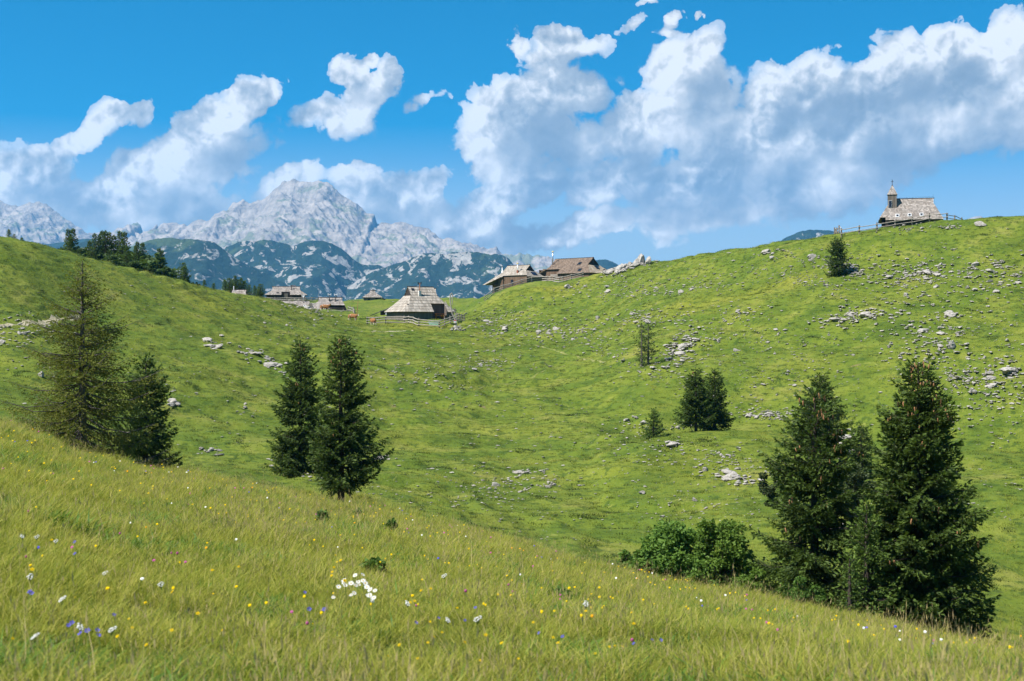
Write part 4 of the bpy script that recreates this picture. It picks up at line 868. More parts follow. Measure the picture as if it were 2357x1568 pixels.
WOOD = [  # column, depth, top row, kind
 ('s0',157,212,539),('s0',168,213,538),('s1',162,209,556),('b0',112,216,570),('b2',124,214,573),('b0',138,212,568),('b1',146,214,562),('s2',178,216,572),('b2',150,204,583),('b1',186,219,560),('b1',194,217,566),
 ('s0',218,215,549),('s1',206,213,565),('s0',235,218,543),('s1',243,217,543),('s0',228,216,552),('s0',251,219,546),('s2',212,211,575),('b1',200,206,586),('s1',262,219,553),('s0',276,221,544),('s0',287,220,546),('b0',268,214,580),('s2',282,215,570),
 ('b1',302,221,570),('b2',310,217,575),('b1',297,213,590),('s1',292,213,578),('b0',318,222,586),('b2',330,223,590),('b0',342,224,596),('s0',312,220,577),('s0',316,218,568),('s0',328,219,570),('b1',350,220,602),('b0',322,210,610),('b2',338,213,614),('b1',346,215,608),
 ('s0',366,222,583),('s0',373,223,588),('s1',361,220,594),('b0',384,226,628),('b2',394,228,632),('s3',400,229,622),('s2',421,231,610),('s3',424,230,618),('b0',412,230,634),('b2',432,232,642),
 ('s3',470,238,648),('s3',492,244,656),('s3',517,250,648),('s2',528,252,645),('s2',534,254,648),('s0',541,256,645),('s2',548,257,648),('s1',555,258,650),('s3',563,258,651),('s2',573,262,660),('s3',586,264,662),('s2',600,266,658),('s3',50,190,553),('s3',20,182,551),('s2',33,186,557),('s2',595,300,664)]
_r = random.Random(77)
for _u in list(np.arange(104, 392, 6.5)):
    _v = np.interp(_u, (104, 150, 200, 262, 300, 340, 392), (580, 573, 571, 570, 579, 595, 628)); WOOD.append((_r.choice(('b0', 'b1', 'b2', 's2', 's1', 'b0')), _u+_r.uniform(-3, 3), _r.uniform(206, 222), _v+_r.uniform(2, 18)))
LAB = dict(s0=('spruce_tree', 'tall dark spruce with a pointed tip in the wood on the left ridge', 'spruce'), s1=('spruce_tree', 'slim dark spruce in the wood on the left ridge', 'spruce'), s2=('spruce_tree', 'short broad spruce in the wood on the left ridge', 'spruce'),
           s3=('young_spruce', 'small pale green conifer peeping over the left ridge', 'spruce'), b0=('leafy_tree', 'round leafy tree of the wood on the left ridge', 'tree'), b1=('leafy_tree', 'upright leafy tree of the wood on the left ridge', 'tree'), b2=('leafy_tree', 'low spreading leafy tree of the wood on the left ridge', 'tree'))
GRP = dict(s0='tall spruces of the ridge wood', s1='slim spruces of the ridge wood', s2='short spruces of the ridge wood', s3='small conifers on the left ridge', b0='round trees of the ridge wood', b1='upright trees of the ridge wood', b2='spreading trees of the ridge wood')
for i, (k, u, d, vt) in enumerate(WOOD):
    cm, tm, H0 = FK[k]; p = at(u, d); H = max(2.2, (CY-vt+(9 if k in ('s0', 's1') else -9 if k[0] == 'b' else 3))/F*d-p.z); n, l, c_ = LAB[k]; g_ = GRP[k]
    if k[0] == 's' and u > 450: l, g_ = ('small dark conifer in the row beyond the left ridge, near the village', 'conifers beyond the left ridge')
    r = random.Random(i); t = thing(n, l, c_, p, r.uniform(0, 6.28), g_); f = H/H0; wf = f*(r.uniform(.9, 1.15) if k[0] == 's' else r.uniform(1.05, 1.45)*max(1, (2.6/f)**.15)); t.scale = (wf, wf, f)
    link('trunk', tm, t); link('crown', cm, t)
# ---- leafy shrubs beside the tall spruces
def shrub(name, label, u, depth, vtop, width, seed, kind, n, clumps, leaf, zs=1.0):
    p = at(u, depth); H = (CY-vtop)/F*depth-p.z; Rx = width/2/F*depth; cm, tm, _ = leafy(Rx, H*.52, seed, kind, n, clumps, leaf, H=H)
    t = thing(name, label, 'shrub', p); link('stem', tm, t); link('foliage', cm, t); return t
shrub('maple_shrub', 'bushy bright green maple shrub, largest of those left of the tall spruces', 1540, 46.0, 1192, 170, 81, 'maple', 12000, 80, .15)
shrub('maple_shrub', 'low maple shrub at the left end of the shrub row', 1458, 46.5, 1262, 72, 82, 'maple', 4000, 30, .14)
shrub('rowan_shrub', 'feathery yellow green rowan shrub next to the big maple shrub', 1660, 45.2, 1186, 140, 83, 'rowan', 11000, 80, .12)
shrub('rowan_shrub', 'second feathery rowan shrub, slightly lower, right of the first one', 1712, 44.8, 1250, 95, 94, 'rowan', 4600, 40, .12)
shrub('leafy_shrub', 'low leafy shrub right of the feathery rowan, at the foot of the spruces', 1748, 44, 1300, 130, 84, 'rowan', 5000, 30, .11)
shrub('leafy_shrub', 'low shrub with darker leaves filling the gap between maple and rowan', 1612, 44.8, 1290, 90, 85, 'maple', 2400, 26, .13)
shrub('leafy_shrub', 'small pale leaved shrub at the foot of the ragged cone-bearing spruce', 1852, 41.2, 1328, 80, 86, 'herb', 2000, 24, .10)
shrub('leafy_shrub', 'low leafy shrub between the rowan and the pale leaved shrub', 1800, 42.5, 1345, 70, 87, 'maple', 1600, 20, .11)
shrub('dwarf_pine', 'dark dwarf pine bush left of the ragged spruce', 1786, gpt(1786, 1168, 62).y, 1052, 70, 88, 'pine', 3600, 26, .16)
shrub('dwarf_pine', 'dark dwarf pine bush between the two tall spruces', 1962, gpt(1962, 1190, 62).y, 1072, 95, 89, 'pine', 4200, 30, .16)
for i, (u, d, vt, w, l) in enumerate(((740, 37, 1168, 34, 'dark leafy herb clump in the meadow below the bare trunk of the spruce'), (898, 37, 1176, 40, 'leafy herb clump near the grey stone in the meadow'), (862, 21, 1285, 52, 'large dark herb tuft in the middle of the flower meadow'),
                                     (330, 46, 1118, 30, 'green herb clump under the larch'), (505, 26, 1290, 40, 'dark herb clump in the left meadow'), (1290, 22, 1560-120, 60, 'broad leaved herb patch in the right foreground'), (820, 47, 1120, 26, 'small herb clump at the foot of the leaning spruce'))):
    p = at(u, d); H = max(.25, min(.45, (CY-vt)/F*d-p.z)); cm, tm, _ = leafy(w*.36/F*d, H*.5, 130+i, 'herb', 420, 12, .12, H=H); t = thing('herb_clump', l, 'plant', p); link('stem', tm, t); link('foliage', cm, t)
# ---------------------------------------------------------------- limestone
def limestone():
    m, T = mat('limestone'); pos = T.n('ShaderNodeTexCoord').outputs['Object']; oi = T.n('ShaderNodeObjectInfo'); pos = T.v('ADD', pos, T.v('SCALE', oi.outputs['Location'], .37))
    n = T.noise(pos, 3.2, 8, .68, .4); l = T.noise(pos, 1.3, 5, .6); nz = T.n('ShaderNodeSeparateXYZ', ins={0: T.n('ShaderNodeNewGeometry').outputs['Normal']}).outputs[2]
    c_ = ramp(T, n, [(.28, (.10, .09, .08)), (.42, (.285, .262, .235)), (.6, (.42, .39, .355)), (.78, (.51, .48, .44))])
    c_ = T.mix(T.mr(l, .58, .70, 0, .55), c_, rgb(.22, .19, .15)); c_ = T.mix(T.m('MULTIPLY', T.mr(T.noise(pos, 2.1, 5, .6), .62, .72), .6), c_, rgb(.16, .17, .07))
    return finish(m, T, c_, .93, T.m('ADD', n, T.m('MULTIPLY', T.noise(pos, 11, 5, .7), .4)), 1.0, .12, .15)
MR = limestone()
def rock_mesh(seed, sub=3, flat=.62):
    rs = np.random.RandomState(seed); bm_ = __import__('bmesh').new(); __import__('bmesh').ops.create_icosphere(bm_, subdivisions=sub, radius=1)
    V = np.array([v.co[:] for v in bm_.verts]); Fc = np.array([[v.index for v in f.verts] for f in bm_.faces]); bm_.free()
    for _ in range(13):                     # broken planes
        d = rs.normal(size=3); d /= np.linalg.norm(d); c_ = rs.uniform(.42, .82); k = V@d; V = np.where((k > c_)[:, None], V-np.outer(k-c_, d)*.93, V)
    r = 1+.16*fbm(V[:, 0]*1.7+V[:, 2]*1.1+seed, V[:, 1]*1.7-V[:, 2], 4, seed % 50)[:, None]; V = V*r
    lay = np.sin(V[:, 2]*11+3*fbm(V[:, 0], V[:, 1], 2, seed % 40)); V[:, :2] *= (1+.045*lay)[:, None]      # bedding
    V *= np.array([rs.uniform(.85, 1.25), rs.uniform(.7, 1.0), flat*rs.uniform(.75, 1.2)]); return V, Fc
RK = []
for k in range(12): V, Fc = rock_mesh(200+k, 3, .62 if k % 3 else .95); RK.append(mesh_np('rock', V, [Fc], [MR]))
RKLO = [rock_mesh(300+k, 1, .6) for k in range(8)]
CL = [  # centre column and row, half spread, tilt of the streak (deg), number, typical width in picture units, least depth, label, group
 (1690,720,28,9,5,6,14,120,'pale boulder of the little group halfway up the slope right of the thin larches'),
 (1560,812,26,16,25,10,20,120,'limestone block in the pile right of the thin larches'),
 (1640,775,75,18,20,14,11,120,'stone in the streak climbing right from the thin larches'),
 (1980,728,52,9,8,12,17,120,'rock in the ledge row on the middle of the right hillside'),
 (2145,785,48,30,10,20,17,120,'white rock of the stony patch above the tip of the tallest spruce'),
 (2150,628,120,12,4,30,15,120,'limestone block in the long rock band right below the chapel'),
 (2230,655,110,20,8,20,14,120,'weathered rock under the long band below the chapel'),
 (1940,618,45,12,-15,18,13,120,'rock heaped round the small rounded spruce below the chapel'),
 (1870,650,60,8,-14,14,8,120,'stone in the thin streak left of the small rounded spruce'),
 (2070,520,90,10,-3,11,10,170,'rock in the grass just below the chapel fence'),
 (2256,519,8,3,0,1,15,150,'big grey boulder on the skyline slope right of the chapel'),
 (2190,524,26,4,0,5,14,150,'grey rock between the chapel fence end and the big boulder'),
 (1535,665,110,10,6,24,10,120,'stone of the upper streak on the slope under the large brown hut'),
 (1440,640,55,12,20,10,8,150,'white rock scattered right below the large brown hut'),
 (1255,760,90,14,2,26,11,120,'stone of the streak left of the crooked pole slope, below the fence'),
 (1380,800,120,16,-22,16,10,120,'flat stone along the gully left of the thin larches'),
 (1500,735,60,12,2,14,12,120,'rock of the ledge above the thin larches'),
 (1150,735,45,10,8,10,9,120,'stone in the grass right of the crooked pole'),
 (1052,757,12,6,0,7,11,190,'stone of the heap at the foot of the crooked pole'),
 (1422,620,36,9,16,18,24,225,'white crag standing at the right corner of the large brown hut'),
 (1480,606,14,5,8,8,18,225,'round white crag on the skyline right of the large brown hut'),
 (1330,660,22,6,10,7,10,235,'white stone lying before the fence of the large brown hut'),
 (1110,838,45,12,0,12,9,100,'small stone on the shoulder in the middle of the valley'),
 (990,870,60,16,-10,10,10,100,'stone on the slope between the spruce pair and the huts'),
 (880,865,28,14,0,6,12,100,'rock in the grass right of the spruce pair tips'),
 (485,796,22,8,-28,5,22,90,'pale slab on the left slope below the ridge path'),
 (585,818,34,9,-18,9,20,90,'flat limestone ledge piece between the larch and the spruce pair'),
 (640,850,30,10,-15,5,11,90,'stone in the tail of the ledge left of the spruce pair'),
 (45,760,50,16,0,12,14,90,'rock along the pale track at the far left'),
 (70,840,60,20,0,7,12,80,'stone on the left slope behind the larch'),
 (398,930,12,7,0,3,24,75,'large pinkish rock right of the dark spruce behind the larch'),
 (480,1040,30,9,-5,4,16,75,'flat stone on the valley side right of the larch'),
 (570,950,60,25,0,7,10,75,'small stone on the slope left of the spruce pair'),
 (695,700,60,14,-20,12,13,150,'rock near the crest of the left slope before the village'),
 (640,745,90,25,-14,10,9,130,'stone high on the left slope'),
 (690,1085,28,9,-15,6,20,66,'rock lying in the shade under the spruce pair'),
 (885,1053,22,7,0,3,14,76,'grey stone right of the leaning spruce'),
 (1135,1130,55,20,0,12,12,66,'stone of the scatter on the valley floor'),
 (1215,1095,26,10,0,8,16,66,'stacked grey ledge stone low on the mound'),
 (1268,1120,18,20,0,5,12,66,'stone under the grey ledge low on the mound'),
 (1550,1025,22,7,0,3,17,66,'large light rock lying on the face of the mound'),
 (1640,1060,95,20,-8,22,11,66,'stone of the stony band across the face of the mound'),
 (1690,1105,30,8,-6,6,24,66,'layered slab at the right side of the mound'),
 (1590,1170,120,28,0,16,9,60,'small stone low on the mound above the shrubs'),
 (1460,980,25,14,0,8,14,105,'rock in the hollow left of the small solitary spruce'),
 (1560,985,24,6,0,3,10,105,'stone by the small solitary spruce'),
 (1768,956,34,6,0,10,13,112,'layered grey slab in the outcrop right of the pair on the mound'),
 (1940,1022,22,16,-40,6,24,58,'pale rock between the small rounded spruce and the tall spruces'),
 (2215,870,50,16,0,12,14,105,'rock on the right hillside beside the tallest spruce'),
 (2310,890,48,40,0,18,17,105,'white slab at the right edge of the hillside'),
 (2335,860,20,8,0,3,26,105,'broad white rock at the right edge, beside the scatter of slabs'),
 (2250,930,70,30,0,12,10,100,'small stone right of the tallest spruce'),
 (1850,800,150,40,5,26,9,110,'small stone on the open right hillside'),
 (1750,880,110,30,0,14,9,110,'small stone above the ragged spruce'),
 (2300,720,60,60,0,12,9,110,'small stone high at the right edge'),
 (1880,600,110,14,0,14,9,150,'small stone on the slope left of the chapel'),
 (925,1188,4,2,0,1,26,30,'grey stone half sunk in the flower meadow'),
 (903,1530,3,2,0,1,24,8,'small buff stone in the grass at the bottom edge'),
 (1765,585,10,4,0,2,15,170,'grey rock near the skyline left of the chapel'),
 (690,680,12,10,-40,3,15,285,'crag beside the shed roof below the farthest left hut'),
 (945,722,25,6,0,6,9,220,'stone by the bent rail fence')]
def build_rocks():
    rs = np.random.RandomState(5); n_ind = 0; SV, SF, o = [], [], 0
    for cu, cv, su, sv, tilt, n, w, dm, lab in CL:
        n_ = max(1, int(n*.47)) if n > 4 else n
        c_, s_ = math.cos(R(tilt)), math.sin(R(tilt))
        for k in range(n_+(n*10 if n > 9 else n*4)):
            a, b = rs.normal(0, .55), rs.normal(0, .6); a, b = ((a*1.4, b*1.35) if k < n_ else (a*2.1, b*2.0)) if n > 5 and 'crag' not in lab and 'heap' not in lab else (a, b); u = cu+a*su*c_-b*sv*s_*.3; v = cv-a*su*s_+b*sv
            p = gpt(u, v, dm); ww = w*rs.uniform(.55, 1.45)**1.2 if k < n_ else w*rs.uniform(.26, .66)
            r = max(.05, ww/F*p.y*.5*1.32)
            if k < n_:
                me = RK[rs.randint(len(RK))]; t = link('rock', me, None, p+Vector((0, 0, r*.20))); n_ind += 1
                t.scale = (r, r*rs.uniform(.8, 1.2), r*rs.uniform(.45, .8)*(1.0 if 'crag' not in lab else 1.7)); t.rotation_euler = (rs.normal(0, .16), rs.normal(0, .16), rs.uniform(0, 6.28) if 'ledge' not in lab and 'slab' not in lab else rs.normal(0, .3))
                tag(t, lab, 'rock', None if n_ == 1 else lab.split(',')[0]+'s' if False else ('rocks: '+lab)[:80])
            else:
                V, Fc = RKLO[rs.randint(len(RKLO))]; an = rs.uniform(0, 6.28); q = V*[r*1.1, r, r*.7]; q = np.stack([q[:, 0]*math.cos(an)-q[:, 1]*math.sin(an), q[:, 0]*math.sin(an)+q[:, 1]*math.cos(an), q[:, 2]], 1)
                SV.append(q+np.array(p)+[0, 0, r*.42]); SF.append(Fc+o); o += len(V)
    for k in range(4200):                   # single stones strewn over all the hillsides
        u, v = rs.uniform(0, 2357), rs.uniform(560, 1250)
        if not (fbm(np.array([u/260.]), np.array([v/70.]), 3, 33)[0] > -.05+.28*(u < 900)): continue
        p = gpt(u, v, 68); 
        if p.y > 330 or p.y < 69: continue
        r = (3.6+7*rs.rand()**3.5)/F*p.y*.5; V, Fc = RKLO[rs.randint(len(RKLO))]; SV.append(V*[r*1.3, r, r*.7]+np.array(p)+[0, 0, r*.5]); SF.append(Fc+o); o += len(V)
    t = link('scattered_stones', mesh_np('scattered_stones', np.vstack(SV), [np.vstack(SF)], [MR])); tag(t, 'countless small limestone pieces strewn over the hillsides', 'stones', None, 'stuff')

build_rocks()
# ---- the pale track at the far left and trodden line before the village
def track(name, pts, w, m):
    P = []; 
    for a, b in zip(pts[:-1], pts[1:]):
        for k in range(14): q = a.lerp(b, k/14); P.append(q)
    P.append(pts[-1]); V, Fq = [], []
    for i, q in enumerate(P):
        d = (P[min(i+1, len(P)-1)]-P[max(i-1, 0)]); nr = Vector((-d.y, d.x, 0)).normalized()
        for j in range(5):
            s = (j/4-.5)*w*(.75+.5*math.sin(i*1.7)**2); x, y = q.x+nr.x*s, q.y+nr.y*s; V.append((x, y, hz(x, y)+.035-(.05 if j in (0, 4) else 0)))
        if i:
            for j in range(4): a = (i-1)*5+j; Fq.append((a, a+1, a+6, a+5))
    tag(link(name, mesh_np(name, V, [Fq], [m], True)), kind='structure')
def dirt():
    m, T = mat('trodden_earth'); pos = T.n('ShaderNodeNewGeometry').outputs['Position']; n = T.noise(pos, 1.6, 6, .65)
    return finish(m, T, ramp(T, n, [(.35, (.13, .15, .05)), (.5, (.33, .28, .19)), (.7, (.46, .41, .31))]), .95, n, .6, .08)
def faint():
    m, T = mat('faint_trail'); pos = T.n('ShaderNodeNewGeometry').outputs['Position']; n = T.noise(pos, 1.1, 6, .7)
    return finish(m, T, ramp(T, n, [(.35, (.085, .12, .015)), (.55, (.16, .165, .045)), (.72, (.26, .23, .13))]), .95, n, .6, .08)
MD = dirt(); MT_ = faint()
track('path', [gpt(u, v, 85) for u, v in ((-140, 762), (-40, 755), (20, 748), (70, 741), (130, 735), (190, 733))], 1.0, MD)
track('path', [gpt(u, v, 120) for u, v in ((855, 765), (890, 763.5), (930, 762), (950, 761))], .35, MD)
track('path', [gpt(u, v, 120) for u, v in ((1072, 772), (1130, 778), (1200, 790), (1262, 803), (1330, 820), (1395, 834))], .30, MT_)
track('path', [gpt(u, v, 95) for u, v in ((1010, 905), (1080, 893), (1150, 884), (1230, 868), (1300, 842))], .22, MT_)
# ---------------------------------------------------------------- cows
def hide_mat():
    m, T = mat('cow_hide'); pos = T.n('ShaderNodeTexCoord').outputs['Object']; sp = T.n('ShaderNodeSeparateXYZ', ins={0: pos})
    n = T.noise(pos, 1.7, 3, .5); c_ = T.mix(T.mr(T.noise(pos, 5, 4, .6), .3, .7), rgb(.20, .085, .030), rgb(.31, .145, .055))
    c_ = T.mix(T.mr(T.m('ADD', n, T.m('MULTIPLY', sp.outputs[2], -.10)), .50, .53, 1, 0), rgb(.60, .54, .46), c_) if False else c_
    low = T.mr(sp.outputs[2], .62, .50); face = T.mr(sp.outputs[0], 1.16, 1.28); c_ = T.mix(T.m('MAXIMUM', T.m('MULTIPLY', low, .8), face), c_, rgb(.62, .56, .48))
    patch = T.mr(n, .60, .64); c_ = T.mix(T.m('MULTIPLY', patch, .85), c_, rgb(.62, .56, .48))
    return finish(m, T, c_, .8, None, spec=.2)
def cow_mesh(head):
    """one continuous body grown over a skeleton; head: position of poll and muzzle"""
    J = {}; V, E, Rr = [], [], []
    def v(n, p, r, par=None):
        J[n] = len(V); V.append(p); Rr.append(r)
        if par: E.append((J[par], J[n]))
    v('pelvis', (-.62, 0, 1.08), (.30, .30)); v('loin', (-.25, 0, 1.04), (.34, .36), 'pelvis'); v('ribs', (.20, 0, 1.02), (.36, .38), 'loin'); v('chest', (.60, 0, 1.04), (.30, .34), 'ribs')
    v('neck', (.86, 0, 1.04+head[0][1]*.35), (.17, .22), 'chest'); v('poll', (1.10, head[0][2], 1.04+head[0][1]), (.12, .14), 'neck'); v('face', (1.10+head[1][0]*.5, head[0][2]+head[1][2]*.5, 1.04+head[0][1]+head[1][1]*.5), (.10, .12), 'poll'); v('muzzle', (1.10+head[1][0], head[0][2]+head[1][2], 1.04+head[0][1]+head[1][1]), (.075, .08), 'face')
    for s in (-1, 1):
        k = 'l' if s > 0 else 'r'
        v('ear'+k, (1.05, head[0][2]+s*.24, 1.04+head[0][1]+.04), (.05, .03), 'poll')
        o = .06*s
        v('thigh'+k, (-.68+o*.5, s*.20, .80), (.17, .13), 'pelvis'); v('stifle'+k, (-.52+o, s*.20, .62), (.11, .09), 'thigh'+k); v('hock'+k, (-.76+o, s*.19, .42), (.065, .06), 'stifle'+k); v('fet'+k, (-.72+o, s*.19, .10), (.05, .05), 'hock'+k); v('hoof'+k, (-.66+o, s*.19, .02), (.06, .05), 'fet'+k)
        v('should'+k, (.56-o, s*.19, .76), (.13, .11), 'chest'); v('knee'+k, (.60-o, s*.18, .42), (.07, .065), 'should'+k); v('ffet'+k, (.58-o, s*.18, .10), (.05, .05), 'knee'+k); v('fhoof'+k, (.63-o, s*.18, .02), (.06, .05), 'ffet'+k)
    v('tail1', (-.95, 0, 1.12), (.05, .05), 'pelvis'); v('tail2', (-1.0, 0, .75), (.03, .03), 'tail1'); v('tail3', (-1.0, 0, .42), (.05, .05), 'tail2')
    v('udder', (-.42, 0, .66), (.13, .12), 'loin')
    me = bpy.data.meshes.new('body'); me.from_pydata(V, E, []); o = bpy.data.objects.new('body_build', me); COL.objects.link(o)
    md = o.modifiers.new('s', 'SKIN'); md.use_smooth_shade = True; o.modifiers.new('d', 'SUBSURF').render_levels = 2; o.modifiers['d'].levels = 2
    for i, r in enumerate(Rr): me.skin_vertices[0].data[i].radius = r
    me.skin_vertices[0].data[0].use_root = True
    dg = bpy.context.evaluated_depsgraph_get(); out = bpy.data.meshes.new_from_object(o.evaluated_get(dg)); out.name = 'body'; bpy.data.objects.remove(o)
    out.materials.clear(); out.materials.append(MH); return out
MH = hide_mat()
def horns(head):
    o = []
    for s in (-1, 1):
        mb = MB(); z = 1.04+head[0][1]+.08; y = head[0][2]; mb.tube([(1.06, y+s*.08, z), (1.08, y+s*.22, z+.06), (1.13, y+s*.25, z+.18)], [.028, .02, .006], 6); o.append(mb)
    return o
def cow(label, u, d, rz, head, s=1.0):
    p = at(u, d); t = thing('cow', label, 'cow', p, rz); t.scale = (s,)*3; link('body', cow_mesh(head), t)
    for h in horns(head): h.build('horn', MF['yellow'], t, True)
    return t
cow('red brown cow with a white face standing before the low hut with two flues', 748, 262, R(-8), ((0, .34, .02), (.30, -.10, .03)), .98)
cow('brown and white cow at the end of the bent fence, beside the stake', 812, 241, R(-28), ((0, .12, -.05), (.28, -.22, -.05)), .95)
cow('brown cow with a pale head turned away, before the fence of the oval hut', 859, 229, R(118), ((0, .18, .05), (.25, -.2, .08)), .92)
p = at(347, 214); q = cow('tan cow of which only the back shows over the left ridge', 347, 210, R(8), ((0, -.2, 0), (.2, -.3, 0)), 1.0)
q.location.z = (CY-628.6)/F*210-1.36
# ---------------------------------------------------------------- grass and flowers of the near slope
def blade_mat(name, cols, trans=.35, rnd='Random'):
    m, T = mat(name); oi = T.n('ShaderNodeObjectInfo').outputs['Random']; ri = T.n('ShaderNodeNewGeometry').outputs['Random Per Island']
    f = T.m('MULTIPLY_ADD', ri, .5, T.m('MULTIPLY', oi, .5)); c_ = ramp(T, f, cols)
    d = T.n('ShaderNodeBsdfPrincipled'); T.put(d.inputs['Base Color'], c_); d.inputs['Roughness'].default_value = .6; d.inputs['Specular IOR Level'].default_value = .25
    t = T.n('ShaderNodeBsdfTranslucent'); T.put(t.inputs[0], c_); mx = T.n('ShaderNodeMixShader'); mx.inputs[0].default_value = trans
    T.nt.links.new(d.outputs[0], mx.inputs[1]); T.nt.links.new(t.outputs[0], mx.inputs[2]); o = T.n('ShaderNodeOutputMaterial'); T.nt.links.new(mx.outputs[0], o.inputs[0]); return m
GM = dict(meadow=blade_mat('meadow_blades', [(0, (.11, .162, .014)), (.35, (.245, .288, .028)), (.65, (.40, .385, .06)), (1, (.54, .46, .14))], .5),
          dry=blade_mat('seed_stems', [(0, (.38, .30, .12)), (.5, (.46, .37, .16)), (1, (.36, .25, .15))], .4),
          turf=blade_mat('turf_blades', [(0, (.062, .102, .010)), (.35, (.118, .166, .014)), (.7, (.182, .212, .022)), (1, (.28, .265, .06))], .42),
          dark=blade_mat('dark_tussock_and_shade', [(0, (.025, .045, .008)), (.6, (.055, .085, .012)), (1, (.09, .11, .02))], .25), herb=blade_mat('meadow_herbs', [(0, (.045, .105, .012)), (.5, (.095, .19, .02)), (1, (.19, .27, .03))], .4))
def tuft(name, seed, n, rad, h, w, m, bend=.5, seed_head=False, seg=3):
    rs = np.random.RandomState(seed); V, Q, Tq = [], [], []
    for k in range(n):
        a = rs.uniform(0, 6.28); r = rad*math.sqrt(rs.rand()); b = np.array([r*math.cos(a), r*math.sin(a), -.02]); hh = h*rs.uniform(.45, 1.15); d = a+rs.normal(0, .9); be = bend*hh*rs.uniform(.2, 1.3)
        s = np.array([-math.sin(d+1.57+rs.normal(0, .6)), math.cos(d+1.57+rs.normal(0, .6)), 0]); s = np.array([math.cos(rs.uniform(0, 6.28)), math.sin(rs.uniform(0, 6.28)), 0]); i = len(V)
        for j in range(seg):
            t = j/seg; c_ = b+np.array([math.cos(d)*be*t*t, math.sin(d)*be*t*t, hh*(t-.18*bend*t*t)]); ww = w*(1-.75*t)
            V += [c_-s*ww/2, c_+s*ww/2]
        V.append(b+np.array([math.cos(d)*be, math.sin(d)*be, hh*(1-.18*bend)]))
        for j in range(seg-1): Q.append((i+2*j, i+2*j+1, i+2*j+3, i+2*j+2))
        Tq.append((i+2*seg-2, i+2*seg-1, i+2*seg))
        if seed_head:
            tp = V[-1]; ww = w*.75; L = hh*.17; i = len(V); V += [tp-[0, 0, .3*L]-s*.1*ww, tp+[0, 0, .1*L]+s*ww, tp+[0, 0, .75*L], tp+[0, 0, .1*L]-s*ww]; Q.append((i, i+1, i+2, i+3))
    o = bpy.data.objects.new(name, mesh_np(name, V, [Q, Tq], [m])); return o          # not linked: only the scatter uses it
def scatter(name, label, pts, rot, scl, idx, protos, tilt=None):
    """a vertex cloud carrying rotation, scale and kind; geometry nodes puts a tuft on each"""
    col = bpy.data.collections.new(name+'_tufts')
    for i, o in enumerate(protos): o.name = '%s_%02d' % (name, i); col.objects.link(o)
    me = bpy.data.meshes.new(name); me.vertices.add(len(pts)); me.vertices.foreach_set('co', np.asarray(pts, np.float32).ravel())
    r3 = np.zeros((len(pts), 3)); r3[:, 2] = rot
    if tilt is not None: r3[:, :2] = tilt
    a = me.attributes.new('rot', 'FLOAT_VECTOR', 'POINT'); a.data.foreach_set('vector', r3.astype(np.float32).ravel())
    a = me.attributes.new('scl', 'FLOAT', 'POINT'); a.data.foreach_set('value', np.asarray(scl, np.float32)); a = me.attributes.new('kind', 'INT', 'POINT'); a.data.foreach_set('value', np.asarray(idx, np.int32))
    o = link(name, me); tag(o, label, 'grass', None, 'stuff')
    g = bpy.data.node_groups.new(name, 'GeometryNodeTree'); g.interface.new_socket('Geometry', in_out='INPUT', socket_type='NodeSocketGeometry'); g.interface.new_socket('Geometry', in_out='OUTPUT', socket_type='NodeSocketGeometry')
    N = g.nodes.new; gi, go, ip, ci = N('NodeGroupInput'), N('NodeGroupOutput'), N('GeometryNodeInstanceOnPoints'), N('GeometryNodeCollectionInfo')
    ci.inputs[0].default_value = col; ci.inputs[1].default_value = True; ci.inputs[2].default_value = True
    def at_(n, t): q = N('GeometryNodeInputNamedAttribute'); q.data_type = t; q.inputs[0].default_value = n; return q.outputs[0]
    L = g.links.new; L(gi.outputs[0], ip.inputs['Points']); L(ci.outputs[0], ip.inputs['Instance']); ip.inputs['Pick Instance'].default_value = True
    L(at_('kind', 'INT'), ip.inputs['Instance Index']); L(at_('rot', 'FLOAT_VECTOR'), ip.inputs['Rotation']); L(at_('scl', 'FLOAT'), ip.inputs['Scale']); L(ip.outputs[0], go.inputs[0])
    md = o.modifiers.new('scatter', 'NODES'); md.node_group = g; return o
def sow(n, y0, y1, power, tmax=.47, seed=0):
    """points over the view sector between two depths; density falls with distance as y**-power"""
    rs = np.random.RandomState(seed); k = 2-power; y = (y0**k+(y1**k-y0**k)*rs.rand(n))**(1/k); x = rs.uniform(-tmax, tmax, n)*y; return x, y, rs
